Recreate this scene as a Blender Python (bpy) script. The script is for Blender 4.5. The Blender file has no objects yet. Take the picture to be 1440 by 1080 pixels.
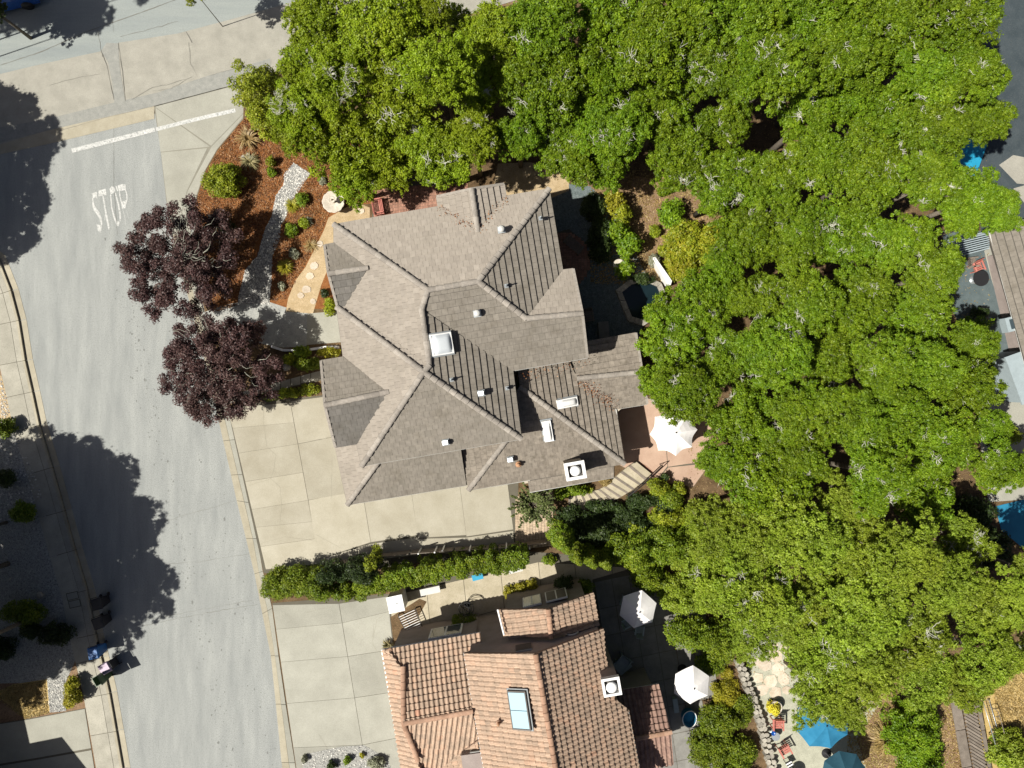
import bpy, math, random
import numpy as np
from mathutils import Vector, Matrix
from mathutils.geometry import tessellate_polygon
random.seed(7); rng = np.random.default_rng(11)
PI = math.pi

# ------------------------------------------------------------------ camera, sky, sun, exposure
H = 40.0
cam = bpy.data.cameras.new('camera'); cam.lens = 24; cam.sensor_width = 36
cam.clip_start = 0.5; cam.clip_end = 900
camo = bpy.data.objects.new('camera', cam); camo.location = (0, 0, H)
bpy.context.scene.collection.objects.link(camo); bpy.context.scene.camera = camo
SX, SY = 0.6875, 0.235                       # shadow metres per metre of height
ELEV = math.atan2(1, math.hypot(SX, SY))
world = bpy.data.worlds.new("World"); bpy.context.scene.world = world; world.use_nodes = True
wn = world.node_tree; wn.nodes.clear()
sky = wn.nodes.new('ShaderNodeTexSky'); sky.sky_type = 'NISHITA'; sky.sun_disc = False
sky.air_density = .4; sky.dust_density = 2.2; sky.ozone_density = .8; sky.sun_elevation = ELEV; sky.sun_rotation = math.atan2(-SX, -SY)
bg = wn.nodes.new('ShaderNodeBackground'); bg.inputs[1].default_value = 0.05
wo = wn.nodes.new('ShaderNodeOutputWorld')
wn.links.new(sky.outputs[0], bg.inputs[0]); wn.links.new(bg.outputs[0], wo.inputs[0])
sl = bpy.data.lights.new('sun', 'SUN'); sl.energy = 5.0; sl.angle = math.radians(0.53); sl.color = (1, 0.955, 0.87)
so = bpy.data.objects.new('sun', sl); so.rotation_euler = Vector((SX, SY, -1)).to_track_quat('-Z', 'Y').to_euler()
so.location = (-30, -10, 45); bpy.context.scene.collection.objects.link(so)
vs = bpy.context.scene.view_settings
vs.view_transform = 'Standard'; vs.look = 'None'; vs.gamma = 1; vs.use_curve_mapping = False; vs.exposure = 0.45
cy = bpy.context.scene.cycles
cy.max_bounces = 5; cy.diffuse_bounces = 3; cy.transparent_max_bounces = 6

COL = bpy.context.scene.collection
# ------------------------------------------------------------------ helpers
def P(px, py, z=0.0):
    """point at height z that stands over / under the photograph's (px, py)"""
    k = (H - z) / 960.0
    return Vector(((px - 720) * k, (540 - py) * k, z))
def SH(px, py, h):
    """point at height h whose shadow falls on the ground at (px, py)"""
    g = P(px, py, 0); return Vector((g.x - SX * h, g.y - SY * h, h))
def obj(name, me, mat=None, parent=None, loc=None, mw=None):
    o = bpy.data.objects.new(name, me); COL.objects.link(o)
    if mat is not None and len(me.materials) == 0: me.materials.append(mat)
    if parent is not None: o.parent = parent
    if mw is not None: o.matrix_local = mw
    elif loc is not None: o.location = loc
    return o
def thing(name, label, cat, loc=(0, 0, 0), rz=0.0, group=None):
    o = bpy.data.objects.new(name, None); COL.objects.link(o); o.location = loc; o.rotation_euler = (0, 0, rz)
    o.empty_display_size = 0.2
    o['label'] = label; o['category'] = cat
    if group: o['group'] = group
    return o
def tag(o, label, cat, group=None):
    o['label'] = label; o['category'] = cat
    if group: o['group'] = group
    return o
def kind(o, k, label=None):
    o['kind'] = k
    if label: o['label'] = label
    return o
class MB:
    """collects vertices and faces, builds one mesh"""
    def __init__(s): s.v = []; s.f = []; s.t = []; s.sm = []
    def add(s, vs, fs, tint=0.5, smooth=False):
        n = len(s.v); s.v += [tuple(v) for v in vs]
        for f in fs: s.f.append(tuple(i + n for i in f)); s.t.append(tint); s.sm.append(smooth)
        return s
    def box(s, c, d, rz=0.0, tint=0.5, m=None):
        x, y, z = d[0] / 2, d[1] / 2, d[2] / 2
        vs = [Vector((a, b, e)) for e in (-z, z) for a, b in ((-x, -y), (x, -y), (x, y), (-x, y))]
        R = m if m is not None else Matrix.Rotation(rz, 3, 'Z')
        vs = [R @ v + Vector(c) for v in vs]
        return s.add(vs, [(3, 2, 1, 0), (4, 5, 6, 7), (0, 1, 5, 4), (1, 2, 6, 5), (2, 3, 7, 6), (3, 0, 4, 7)], tint)
    def prism(s, pts, z0, z1, tint=0.5):
        """pts: xy list (ccw or cw), z1 may be a list"""
        pts = [Vector((p[0], p[1])) for p in pts]
        a = sum(pts[i].x * pts[(i + 1) % len(pts)].y - pts[(i + 1) % len(pts)].x * pts[i].y for i in range(len(pts)))
        if a < 0: pts.reverse()
        n = len(pts)
        vs = [(p.x, p.y, z0) for p in pts] + [(p.x, p.y, z1) for p in pts]
        fs = [tuple(range(n - 1, -1, -1)), tuple(range(n, 2 * n))] + [(i, (i + 1) % n, n + (i + 1) % n, n + i) for i in range(n)]
        return s.add(vs, fs, tint)
    def slab(s, top, th, tint=0.5):
        """3d polygon extruded straight down by th"""
        top = [Vector(p) for p in top]; n = len(top)
        a = sum(top[i].x * top[(i + 1) % n].y - top[(i + 1) % n].x * top[i].y for i in range(n))
        if a < 0: top.reverse()
        vs = [(p.x, p.y, p.z - th) for p in top] + [tuple(p) for p in top]
        fs = [tuple(range(n - 1, -1, -1)), tuple(range(n, 2 * n))] + [(i, (i + 1) % n, n + (i + 1) % n, n + i) for i in range(n)]
        return s.add(vs, fs, tint)
    def tube(s, pts, r, seg=6, tint=0.5, cap=True, smooth=True):
        pts = [Vector(p) for p in pts]; n = len(pts)
        rr = r if isinstance(r, (list, tuple)) else [r] * n
        vs = []
        for i, p in enumerate(pts):
            d = (pts[min(i + 1, n - 1)] - pts[max(i - 1, 0)]).normalized()
            a = d.orthogonal().normalized() if abs(d.z) > .9 else d.cross(Vector((0, 0, 1))).normalized()
            b = d.cross(a)
            for k in range(seg):
                t = 2 * PI * k / seg; vs.append(p + (a * math.cos(t) + b * math.sin(t)) * rr[i])
        fs = [(i * seg + k, i * seg + (k + 1) % seg, (i + 1) * seg + (k + 1) % seg, (i + 1) * seg + k) for i in range(n - 1) for k in range(seg)]
        if cap: fs += [tuple(range(seg - 1, -1, -1)), tuple(range((n - 1) * seg, n * seg))]
        return s.add(vs, fs, tint, smooth)
    def lathe(s, prof, seg=16, c=(0, 0, 0), tint=0.5, smooth=True, mod=None):
        vs = []
        for r, z in prof:
            for k in range(seg):
                t = 2 * PI * k / seg; q = r * (mod(t) if mod else 1)
                vs.append((c[0] + q * math.cos(t), c[1] + q * math.sin(t), c[2] + z))
        n = len(prof)
        fs = [(i * seg + k, i * seg + (k + 1) % seg, (i + 1) * seg + (k + 1) % seg, (i + 1) * seg + k) for i in range(n - 1) for k in range(seg)]
        fs += [tuple(range(seg - 1, -1, -1)), tuple(range((n - 1) * seg, n * seg))]
        return s.add(vs, fs, tint, smooth)
    def mesh(s, name):
        me = bpy.data.meshes.new(name); me.from_pydata(s.v, [], s.f); me.update()
        at = me.attributes.new('tint', 'FLOAT', 'FACE'); at.data.foreach_set('value', s.t)
        me.polygons.foreach_set('use_smooth', s.sm)
        return me
    def build(s, name, mat, parent=None, loc=None, mw=None):
        return obj(name, s.mesh(name), mat, parent, loc, mw)
def quad_mesh(name, V, tint):
    """V (n,4,3) numpy -> mesh"""
    n = len(V); me = bpy.data.meshes.new(name)
    me.vertices.add(n * 4); me.vertices.foreach_set('co', V.reshape(-1).astype(np.float32))
    me.loops.add(n * 4); me.loops.foreach_set('vertex_index', np.arange(n * 4, dtype=np.int32))
    me.polygons.add(n); me.polygons.foreach_set('loop_start', np.arange(0, n * 4, 4, dtype=np.int32))
    me.update(calc_edges=True); me.validate()
    at = me.attributes.new('tint', 'FLOAT', 'FACE'); at.data.foreach_set('value', tint.astype(np.float32))
    return me

# ------------------------------------------------------------------ materials
def nt(name):
    m = bpy.data.materials.new(name); m.use_nodes = True; t = m.node_tree
    return m, t, t.nodes['Principled BSDF'], t.nodes.new, t.links.new
def pmat(name, c1, c2, scale=1.5, fine=30.0, rough=0.85, bump=0.0, c3=None, c3amt=0.5, stretch=None, rot=0.0, spec=0.25, tint=0.0, fineamt=0.35, metal=0.0):
    m, t, b, N, L = nt(name)
    tc = N('ShaderNodeTexCoord'); geo = N('ShaderNodeNewGeometry')
    mp = N('ShaderNodeMapping'); L(geo.outputs['Position'], mp.inputs['Vector'])
    if stretch: mp.inputs['Scale'].default_value = stretch
    mp.inputs['Rotation'].default_value = (0, 0, rot)
    mp.vector_type = 'TEXTURE' if False else 'POINT'
    n1 = N('ShaderNodeTexNoise'); n1.inputs['Scale'].default_value = scale; n1.inputs['Detail'].default_value = 6; n1.inputs['Roughness'].default_value = .62
    n2 = N('ShaderNodeTexNoise'); n2.inputs['Scale'].default_value = fine; n2.inputs['Detail'].default_value = 3
    L(mp.outputs[0], n1.inputs['Vector']); L(geo.outputs['Position'], n2.inputs['Vector'])
    r1 = N('ShaderNodeMapRange'); r1.inputs[1].default_value = .32; r1.inputs[2].default_value = .68; L(n1.outputs[0], r1.inputs[0])
    mx = N('ShaderNodeMix'); mx.data_type = 'RGBA'; mx.inputs[6].default_value = (*c1, 1); mx.inputs[7].default_value = (*c2, 1)
    L(r1.outputs[0], mx.inputs[0])
    col = mx.outputs[2]
    if c3 is not None:
        n3 = N('ShaderNodeTexNoise'); n3.inputs['Scale'].default_value = fine * .45; n3.inputs['Detail'].default_value = 2
        L(geo.outputs['Position'], n3.inputs['Vector'])
        r3 = N('ShaderNodeMapRange'); r3.inputs[1].default_value = .55; r3.inputs[2].default_value = .66; r3.inputs[4].default_value = c3amt; L(n3.outputs[0], r3.inputs[0])
        m3 = N('ShaderNodeMix'); m3.data_type = 'RGBA'; m3.inputs[7].default_value = (*c3, 1); L(r3.outputs[0], m3.inputs[0]); L(col, m3.inputs[6]); col = m3.outputs[2]
    # fine value grain
    rf = N('ShaderNodeMapRange'); rf.inputs[1].default_value = .3; rf.inputs[2].default_value = .7
    rf.inputs[3].default_value = 1 - fineamt; rf.inputs[4].default_value = 1 + fineamt; L(n2.outputs[0], rf.inputs[0])
    val = rf.outputs[0]
    if tint:
        a = N('ShaderNodeAttribute'); a.attribute_name = 'tint'
        rt = N('ShaderNodeMapRange'); rt.inputs[3].default_value = 1 - tint; rt.inputs[4].default_value = 1 + tint; L(a.outputs['Fac'], rt.inputs[0])
        mm = N('ShaderNodeMath'); mm.operation = 'MULTIPLY'; L(val, mm.inputs[0]); L(rt.outputs[0], mm.inputs[1]); val = mm.outputs[0]
    vm = N('ShaderNodeVectorMath'); vm.operation = 'SCALE'; L(col, vm.inputs[0]); L(val, vm.inputs['Scale'])
    L(vm.outputs[0], b.inputs['Base Color'])
    b.inputs['Roughness'].default_value = rough; b.inputs['Specular IOR Level'].default_value = spec; b.inputs['Metallic'].default_value = metal
    if bump:
        bp = N('ShaderNodeBump'); bp.inputs['Strength'].default_value = bump; bp.inputs['Distance'].default_value = .03
        L(n2.outputs[0], bp.inputs['Height']); L(bp.outputs[0], b.inputs['Normal'])
    return m
def ramp_mat(name, stops, rough=.8, spec=.25, trans=0.0, objvar=.12, mott=.2, mscale=12, patch=None):
    """colour by the tint attribute of each leaf / tile, with a per-object hue shift"""
    m, t, b, N, L = nt(name)
    a = N('ShaderNodeAttribute'); a.attribute_name = 'tint'
    cr = N('ShaderNodeValToRGB'); e = cr.color_ramp.elements
    e[0].position, e[0].color = stops[0][0], (*stops[0][1], 1); e[1].position, e[1].color = stops[-1][0], (*stops[-1][1], 1)
    for p, c in stops[1:-1]:
        q = e.new(p); q.color = (*c, 1)
    geo = N('ShaderNodeNewGeometry')
    fac = a.outputs['Fac']
    oi = N('ShaderNodeObjectInfo')
    n = N('ShaderNodeTexNoise'); n.inputs['Scale'].default_value = mscale; n.inputs['Detail'].default_value = 4; L(geo.outputs['Position'], n.inputs['Vector'])
    L(fac, cr.inputs[0])
    r1 = N('ShaderNodeMapRange'); r1.inputs[1].default_value = .3; r1.inputs[2].default_value = .7; r1.inputs[3].default_value = 1 - mott; r1.inputs[4].default_value = 1 + mott; L(n.outputs[0], r1.inputs[0])
    r2 = N('ShaderNodeMapRange'); r2.inputs[3].default_value = 1 - objvar; r2.inputs[4].default_value = 1 + objvar; L(oi.outputs['Random'], r2.inputs[0])
    mm = N('ShaderNodeMath'); mm.operation = 'MULTIPLY'; L(r1.outputs[0], mm.inputs[0]); L(r2.outputs[0], mm.inputs[1])
    col = cr.outputs[0]
    if trans:
        hs = N('ShaderNodeHueSaturation'); h1 = N('ShaderNodeMapRange'); h1.inputs[3].default_value = .487; h1.inputs[4].default_value = .504
        n7 = N('ShaderNodeTexNoise'); n7.inputs['Scale'].default_value = .35; L(geo.outputs['Position'], n7.inputs['Vector']); h1.inputs[1].default_value = .3; h1.inputs[2].default_value = .7
        ad = N('ShaderNodeMath'); ad.operation = 'MULTIPLY_ADD'; L(oi.outputs['Random'], ad.inputs[0]); ad.inputs[1].default_value = .3; L(n7.outputs[0], ad.inputs[2])
        sb = N('ShaderNodeMath'); sb.operation = 'SUBTRACT'; L(ad.outputs[0], sb.inputs[0]); sb.inputs[1].default_value = .15
        L(sb.outputs[0], h1.inputs[0]); L(h1.outputs[0], hs.inputs['Hue']); L(col, hs.inputs['Color']); col = hs.outputs[0]
    if patch:
        n5 = N('ShaderNodeTexNoise'); n5.inputs['Scale'].default_value = patch[1]; n5.inputs['Detail'].default_value = 5; L(geo.outputs['Position'], n5.inputs['Vector'])
        r5 = N('ShaderNodeMapRange'); r5.inputs[1].default_value = patch[2]; r5.inputs[2].default_value = patch[3]; r5.inputs[4].default_value = patch[4]; L(n5.outputs[0], r5.inputs[0])
        m5 = N('ShaderNodeMix'); m5.data_type = 'RGBA'; m5.inputs[7].default_value = (*patch[0], 1); L(r5.outputs[0], m5.inputs[0]); L(col, m5.inputs[6]); col = m5.outputs[2]
    vm = N('ShaderNodeVectorMath'); vm.operation = 'SCALE'; L(col, vm.inputs[0]); L(mm.outputs[0], vm.inputs['Scale'])
    L(vm.outputs[0], b.inputs['Base Color']); b.inputs['Roughness'].default_value = rough; b.inputs['Specular IOR Level'].default_value = spec
    if trans:
        tr = N('ShaderNodeBsdfTranslucent'); ms = N('ShaderNodeMixShader'); ms.inputs[0].default_value = trans
        L(vm.outputs[0], tr.inputs[0]); L(b.outputs[0], ms.inputs[1]); L(tr.outputs[0], ms.inputs[2])
        L(ms.outputs[0], t.nodes['Material Output'].inputs[0])
    return m
def flat(name, c, rough=.5, metal=0.0, spec=.4, var=.08):
    return pmat(name, tuple(x * (1 - var) for x in c), tuple(min(1, x * (1 + var)) for x in c), 3, 40, rough, 0, spec=spec, fineamt=.04, metal=metal)

STREET = math.radians(-77)      # direction in which the street runs
M = {}
M['soil'] = pmat('soil', (.17, .105, .06), (.27, .18, .11), .8, 25, .95, .6, c3=(.10, .065, .035))
M['litter'] = pmat('leaf litter', (0.094, 0.058, 0.029), (0.173, 0.115, 0.061), 2, 30, .95, .8, c3=(0.050, 0.043, 0.014), fineamt=.5)
M['asphalt'] = pmat('asphalt', (.245, .258, .250), (.325, .338, .322), 1.6, 30, .9, .4, stretch=(1, .16, 1), rot=math.radians(13), c3=(.17, .175, .17), c3amt=.4, fineamt=.26)
M['asphalt_blue'] = pmat('asphalt old', (.235, .262, .258), (.30, .325, .305), 1.1, 50, .9, .35, stretch=(.1, 1, 1), rot=math.radians(-15), c3=(.19, .2, .2), c3amt=.4, fineamt=.15)
M['asphalt_tan'] = pmat('asphalt bleached', (0.279, 0.270, 0.230), (0.360, 0.347, 0.297), 1.2, 45, .92, .35, c3=(0.252, 0.243, 0.225), c3amt=.5, fineamt=.18)
M['asphalt_patch'] = pmat('asphalt patch', (.235, .24, .22), (.31, .31, .28), 3, 60, .9, .3, c3=(.2, .2, .2), c3amt=.5, fineamt=.18)
M['concrete'] = pmat('concrete', (0.323, 0.297, 0.228), (0.396, 0.370, 0.297), .7, 30, .88, .15, c3=(0.335, 0.318, 0.249), c3amt=.25, fineamt=.09, tint=.11)
M['concrete_pale'] = pmat('concrete pale', (0.288, 0.284, 0.240), (0.352, 0.348, 0.296), .8, 30, .88, .15, c3=(0.288, 0.280, 0.248), c3amt=.3, fineamt=.10, tint=.10)
M['gutter'] = pmat('gutter concrete', (0.318, 0.288, 0.214), (0.397, 0.365, 0.281), 1.4, 40, .88, .15, c3=(0.276, 0.251, 0.193), c3amt=.4, fineamt=.1, tint=.08)
M['walk'] = pmat('sidewalk concrete', (0.306, 0.293, 0.243), (0.405, 0.387, 0.324), 1.2, 35, .9, .2, c3=(0.225, 0.216, 0.180), c3amt=.45, fineamt=.12, tint=.08)
M['joint'] = flat('joint', (.11, .10, .075), .95)
M['asphalt_stain'] = flat('oil stain', (.17, .175, .165), .9)
M['crack'] = flat('crack', (.165, .16, .14), .95)
M['crack_pale'] = flat('hairline crack', (.27, .25, .195), .95)
M['joint_pale'] = flat('pale joint', (.22, .21, .17), .95)
M['paint'] = pmat('worn road paint', (.58, .58, .56), (.40, .41, .39), 5, 22, .8, .1, c3=(.29, .30, .29), c3amt=1, fineamt=.2)
M['paint_faint'] = pmat('faint road paint', (.44, .45, .43), (.33, .34, .33), 9, 60, .8, .1, c3=(.29, .30, .29), c3amt=1, fineamt=.15)
M['mulch'] = pmat('bark mulch', (.20, .075, .022), (.30, .13, .045), 3, 40, .95, 1.0, c3=(.11, .042, .015), c3amt=.8, fineamt=.45)
M['granite'] = pmat('decomposed granite', (.38, .285, .16), (.48, .375, .235), 3, 40, .95, .4, c3=(.30, .22, .12), c3amt=.7, fineamt=.25)
M['gravel'] = pmat('gravel bed', (.25, .25, .23), (.42, .42, .39), 8, 35, .95, 1.0, c3=(.12, .12, .12), c3amt=.8, fineamt=.5)
M['stone'] = ramp_mat('pebble', [(0, (.2, .2, .2)), (.5, (.42, .41, .38)), (1, (.72, .7, .64))], .8, objvar=0)
M['aggregate'] = pmat('aggregate paving', (.26, .27, .26), (.38, .385, .36), 3, 45, .9, .5, c3=(.52, .5, .44), c3amt=.6, fineamt=.3)
M['pink'] = pmat('pink stained concrete', (0.390, 0.265, 0.195), (0.468, 0.335, 0.250), 1, 30, .85, .15, fineamt=.07, tint=.06)
M['brick'] = pmat('clay brick', (.29, .15, .105), (.38, .21, .15), 4, 30, .9, .3, fineamt=.2, tint=.25)
M['slate'] = pmat('slate gravel', (.10, .13, .13), (.17, .20, .20), 6, 30, .95, .8, c3=(.05, .06, .06), fineamt=.4)
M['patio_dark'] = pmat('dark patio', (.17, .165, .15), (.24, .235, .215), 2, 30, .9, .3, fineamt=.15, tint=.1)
M['path_tan'] = pmat('side yard concrete', (0.370, 0.326, 0.229), (0.475, 0.422, 0.317), 1.3, 28, .9, .25, c3=(0.290, 0.255, 0.176), c3amt=.4, fineamt=.1, tint=.07)
M['flag'] = pmat('flagstone', (.46, .38, .28), (.64, .57, .47), 2, 30, .85, .4, c3=(.5, .33, .2), c3amt=.4, fineamt=.12, tint=.15)
M['drygrass'] = pmat('dry grass ground', (.42, .29, .10), (.50, .38, .17), 2.5, 35, .95, .8, c3=(.24, .17, .06), c3amt=.6, fineamt=.3)
M['pea'] = pmat('pea gravel', (.36, .36, .28), (.46, .46, .36), 3, 60, .95, .6, c3=(.26, .25, .2), c3amt=.7, fineamt=.35)
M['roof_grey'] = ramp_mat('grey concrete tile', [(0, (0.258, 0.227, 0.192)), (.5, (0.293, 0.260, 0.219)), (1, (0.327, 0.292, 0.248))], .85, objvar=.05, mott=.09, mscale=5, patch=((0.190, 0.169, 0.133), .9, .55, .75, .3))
M['roof_mid'] = ramp_mat('grey tile with algae', [(0, (0.168, 0.152, 0.125)), (.5, (0.196, 0.176, 0.148)), (1, (0.224, 0.202, 0.169))], .85, objvar=.05, mott=.13, mscale=5, patch=((0.123, 0.106, 0.080), 1.6, .52, .72, .4))  # darker tone, mostly for the south and east slopes
M['roof_dim'] = ramp_mat('dark weathered grey tile', [(0, (0.115, 0.106, 0.095)), (.5, (0.136, 0.127, 0.113)), (1, (0.162, 0.150, 0.135))], .85, objvar=.05, mott=.13, mscale=5, patch=((0.093, 0.084, 0.067), 1.6, .5, .7, .4))  # darkest tone, for the south halves of the dormers
M['roof_under'] = flat('roof underlay', (.085, .078, .068), .95)
M['roof_worn'] = ramp_mat('weathered tile', [(0, (0.173, 0.148, 0.120)), (.5, (0.211, 0.184, 0.151)), (1, (0.253, 0.221, 0.181))], .85, objvar=.07, mott=.2, mscale=5, patch=((0.108, 0.092, 0.069), 3.2, .55, .7, .55))
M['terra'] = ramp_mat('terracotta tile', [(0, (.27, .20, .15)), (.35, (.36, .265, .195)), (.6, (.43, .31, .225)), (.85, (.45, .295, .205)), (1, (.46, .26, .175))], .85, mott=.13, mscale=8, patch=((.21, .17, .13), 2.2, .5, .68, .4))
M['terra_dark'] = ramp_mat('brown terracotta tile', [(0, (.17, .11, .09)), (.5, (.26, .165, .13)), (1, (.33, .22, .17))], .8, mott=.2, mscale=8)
M['cap'] = ramp_mat('ridge cap tile', [(0, (.25, .225, .195)), (1, (.33, .30, .26))], .85, mott=.15, mscale=9)
M['terra_cap'] = ramp_mat('terracotta cap', [(0, (0.288, 0.173, 0.115)), (1, (0.403, 0.259, 0.180))], .8, mott=.15, mscale=9)
M['stucco'] = pmat('mauve stucco', (.27, .225, .205), (.33, .28, .255), 2, 50, .9, .3, fineamt=.08)
M['stucco_tan'] = pmat('tan stucco', (.42, .37, .29), (.5, .45, .36), 2, 50, .9, .3, fineamt=.08)
M['white'] = flat('white paint', (0.800, 0.800, 0.780), .5)
M['trim'] = flat('gutter trim', (.55, .55, .52), .45)
M['trim_dark'] = flat('dark trim', (.10, .09, .08), .6)
M['metal'] = flat('galvanised metal', (.50, .54, .56), .4, .6)
M['lead'] = flat('lead flashing', (.24, .26, .27), .6)
M['black'] = flat('black iron', (.02, .02, .022), .5)
M['canvas'] = pmat('white canvas', (.80, .78, .76), (.86, .84, .82), 2, 60, .9, .1, fineamt=.03)
M['canvas_blue'] = pmat('blue canvas', (.018, .15, .27), (.03, .19, .33), 2, 60, .85, .1, fineamt=.05)
M['canvas_navy'] = pmat('dark teal canvas', (.012, .05, .075), (.02, .07, .10), 2, 60, .85, .1, fineamt=.05)
M['wood'] = pmat('weathered timber', (.16, .135, .11), (.24, .205, .17), 3, 50, .85, .3, fineamt=.2, tint=.15)
M['wood_red'] = pmat('red cedar', (.40, .13, .10), (.52, .20, .16), 3, 50, .7, .2, fineamt=.12)
M['bin_green'] = flat('green plastic', (.06, .10, .05), .5)
M['bin_blue'] = flat('blue plastic', (.02, .12, .34), .5)
M['bin_grey'] = flat('grey plastic', (.42, .33, .42), .5)
M['bin_black'] = flat('black plastic', (.025, .025, .028), .45)
M['fountain'] = pmat('cast stone', (.50, .45, .37), (.62, .57, .48), 4, 40, .85, .3, c3=(.35, .31, .25), c3amt=.5, fineamt=.1)
M['pot'] = flat('clay pot', (.40, .22, .12), .8)
M['rubble'] = pmat('rubble stone', (.27, .25, .21), (.45, .42, .35), 6, 40, .9, .5, c3=(.18, .17, .13), c3amt=.5, fineamt=.2, tint=.3)
M['water'] = flat('pond water', (.008, .018, .022), .12, spec=.5)  # near black, so the colour itself carries the shade over the pond
M['pool'] = flat('pool water', (.03, .20, .33), .07, spec=.6)
M['blue_cover'] = flat('blue cover', (.02, .28, .46), .5)
M['deck_blue'] = flat('blue grey decking', (.30, .36, .38), .7)
M['carpaint'] = flat('blue car paint', (.01, .07, .30), .25, spec=.6)
M['bark'] = pmat('bark', (.10, .085, .065), (.18, .155, .12), 6, 30, .95, .8, fineamt=.3)
M['lichen'] = pmat('lichened twigs', (.33, .33, .26), (.60, .60, .50), 6, 30, .9, .3, fineamt=.2)
def glassmat(name, c, rough=.12):
    m, t, b, N, L = nt(name)
    b.inputs['Base Color'].default_value = (*c, 1); b.inputs['Roughness'].default_value = rough
    b.inputs['Specular IOR Level'].default_value = .6
    return m
M['sky_glass'] = glassmat('skylight glass', (.34, .50, .58), .25)
M['dome'] = glassmat('skylight dome', (.62, .66, .68), .3)
M['window'] = glassmat('window glass', (.05, .07, .08), .06)
M['window_pale'] = glassmat('window with blind', (.38, .42, .32), .2)
LEAF = {}
def leafmat(k, a, b_, c, **kw): LEAF[k] = ramp_mat('leaves ' + k, [(0, a), (.5, b_), (1, c)], .5, .3, kw.pop('trans', .22), kw.pop('objvar', .13), .25, 1.3, **kw)
leafmat('oak', (.045, .098, .003), (.122, .215, .006), (.26, .36, .022), trans=.24)
leafmat('bay', (.105, .165, .005), (.215, .31, .010), (.33, .40, .03), trans=.28)
leafmat('olive', (.110, .175, .010), (.215, .305, .020), (.34, .41, .06), trans=.28)
leafmat('olive_grey', (.055, .080, .018), (.12, .155, .045), (.25, .28, .12))
leafmat('chip', (.075, .03, .014), (.25, .105, .036), (.48, .29, .14), objvar=0)
leafmat('plum', (.030, .014, .013), (.068, .034, .032), (.15, .095, .080), trans=.1)
leafmat('lime', (.12, .17, .010), (.22, .28, .014), (.36, .38, .03))
leafmat('yellow', (.17, .17, .012), (.28, .27, .018), (.42, .37, .03))
leafmat('gold', (.13, .19, .010), (.24, .29, .015), (.42, .36, .03))
leafmat('hedge', (.05, .095, .006), (.13, .20, .010), (.26, .31, .025))
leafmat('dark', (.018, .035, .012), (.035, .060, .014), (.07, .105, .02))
leafmat('blade', (.10, .10, .04), (.24, .21, .09), (.45, .40, .2), objvar=.2)
leafmat('silver', (.14, .15, .09), (.25, .26, .17), (.42, .42, .32))
leafmat('flower', (.45, .40, .02), (.62, .58, .03), (.75, .7, .1))
leafmat('dry', (.20, .14, .04), (.34, .25, .09), (.48, .38, .17))

# ------------------------------------------------------------------ foliage
def rot_quads(C, Nn, size, asp=.55):
    n = len(C)
    r = rng.normal(size=(n, 3)); U = np.cross(Nn, r); U /= np.linalg.norm(U, axis=1)[:, None] + 1e-9
    W = np.cross(Nn, U)
    s = size[:, None]
    bend = Nn * s * .18
    return np.stack([C - U * s, C + W * s * asp - bend * 0, C + U * s, C - W * s * asp + bend], axis=1)
def leaf_cloud(lobes, per, size, flatness=.0, up=.35, inner=.18, fuzz=.12):
    """lobes: (n,4) centre + radius. leaves lie in the outer shell of each lobe"""
    lobes = np.asarray(lobes); n = len(lobes)
    cnt = np.maximum(12, (per * (lobes[:, 3] / lobes[:, 3].mean()) ** 2).astype(int))
    idx = np.repeat(np.arange(n), cnt); k = len(idx)
    d = rng.normal(size=(k, 3)); d[:, 2] = np.where(d[:, 2] < -.25, -d[:, 2] * .7, d[:, 2]); d /= np.linalg.norm(d, axis=1)[:, None]
    rad = lobes[idx, 3] * (1 - inner * 2 * rng.random(k) ** 1.5) * (1 + fuzz * rng.normal(size=k))
    C = lobes[idx, :3] + d * rad[:, None] * np.array([1, 1, .8])
    Nn = d * .65 + rng.normal(size=(k, 3)) * .45; Nn[:, 2] += up; Nn /= np.linalg.norm(Nn, axis=1)[:, None]
    sz = size * (.65 + .7 * rng.random(k))
    lobetone = rng.random(n)
    tint = np.clip(.25 * lobetone[idx] + .55 * rng.random(k) + .12, 0, 1)
    return rot_quads(C, Nn, sz), tint
def crown_lobes(R, hz, nl, lr, seed, shape='dome', edge=.25):
    r = np.random.default_rng(seed); out = []
    ph = r.random(6) * 6.28
    def lim(a): return 1 + edge * (.5 * math.sin(2 * a + ph[0]) + .4 * math.sin(3 * a + ph[1]) + .35 * math.sin(5 * a + ph[2]) + .25 * math.sin(9 * a + ph[3]))
    for i in range(nl):
        q = math.sqrt((i + .5) / nl); a = i * 2.39996 + r.normal() * .25
        rr = R * q * lim(a) * (1 + r.normal() * .04)
        zz = hz * (math.sqrt(max(0, 1 - min(1, q) ** 2 * .9)) ) + r.normal() * hz * .14
        if shape == 'flat': zz = hz * (.85 + .15 * r.normal() * .5) * (1 - .35 * q ** 6)
        out.append((rr * math.cos(a), rr * math.sin(a), zz, lr * (.7 + .6 * r.random())))
    return out
CROWN = {}
def clump_crown(R, hz, nb, br, ns, sr, seed, edge):
    """big lobes, each made of small leafy rosettes"""
    r = np.random.default_rng(seed); big = crown_lobes(R - br * .8, hz, nb, br, seed, edge=edge); out = []
    big += [(x * .82, y * .82, z - .8, q) for x, y, z, q in crown_lobes(R - br, hz, nb // 3, br, seed + 51)]
    for x, y, z, q in big:
        if r.random() < .05: continue
        z += r.normal() * .12
        for k in range(ns):
            u = (k + .5) / ns; ct = 1 - 1.15 * u; st_ = math.sqrt(max(0, 1 - ct * ct)); a = k * 2.39996 + r.random()
            out.append((x + q * st_ * math.cos(a) * 1.05, y + q * st_ * math.sin(a) * 1.05, z + q * ct * .75, sr * (.7 + .6 * r.random())))
    return out, big
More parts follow.
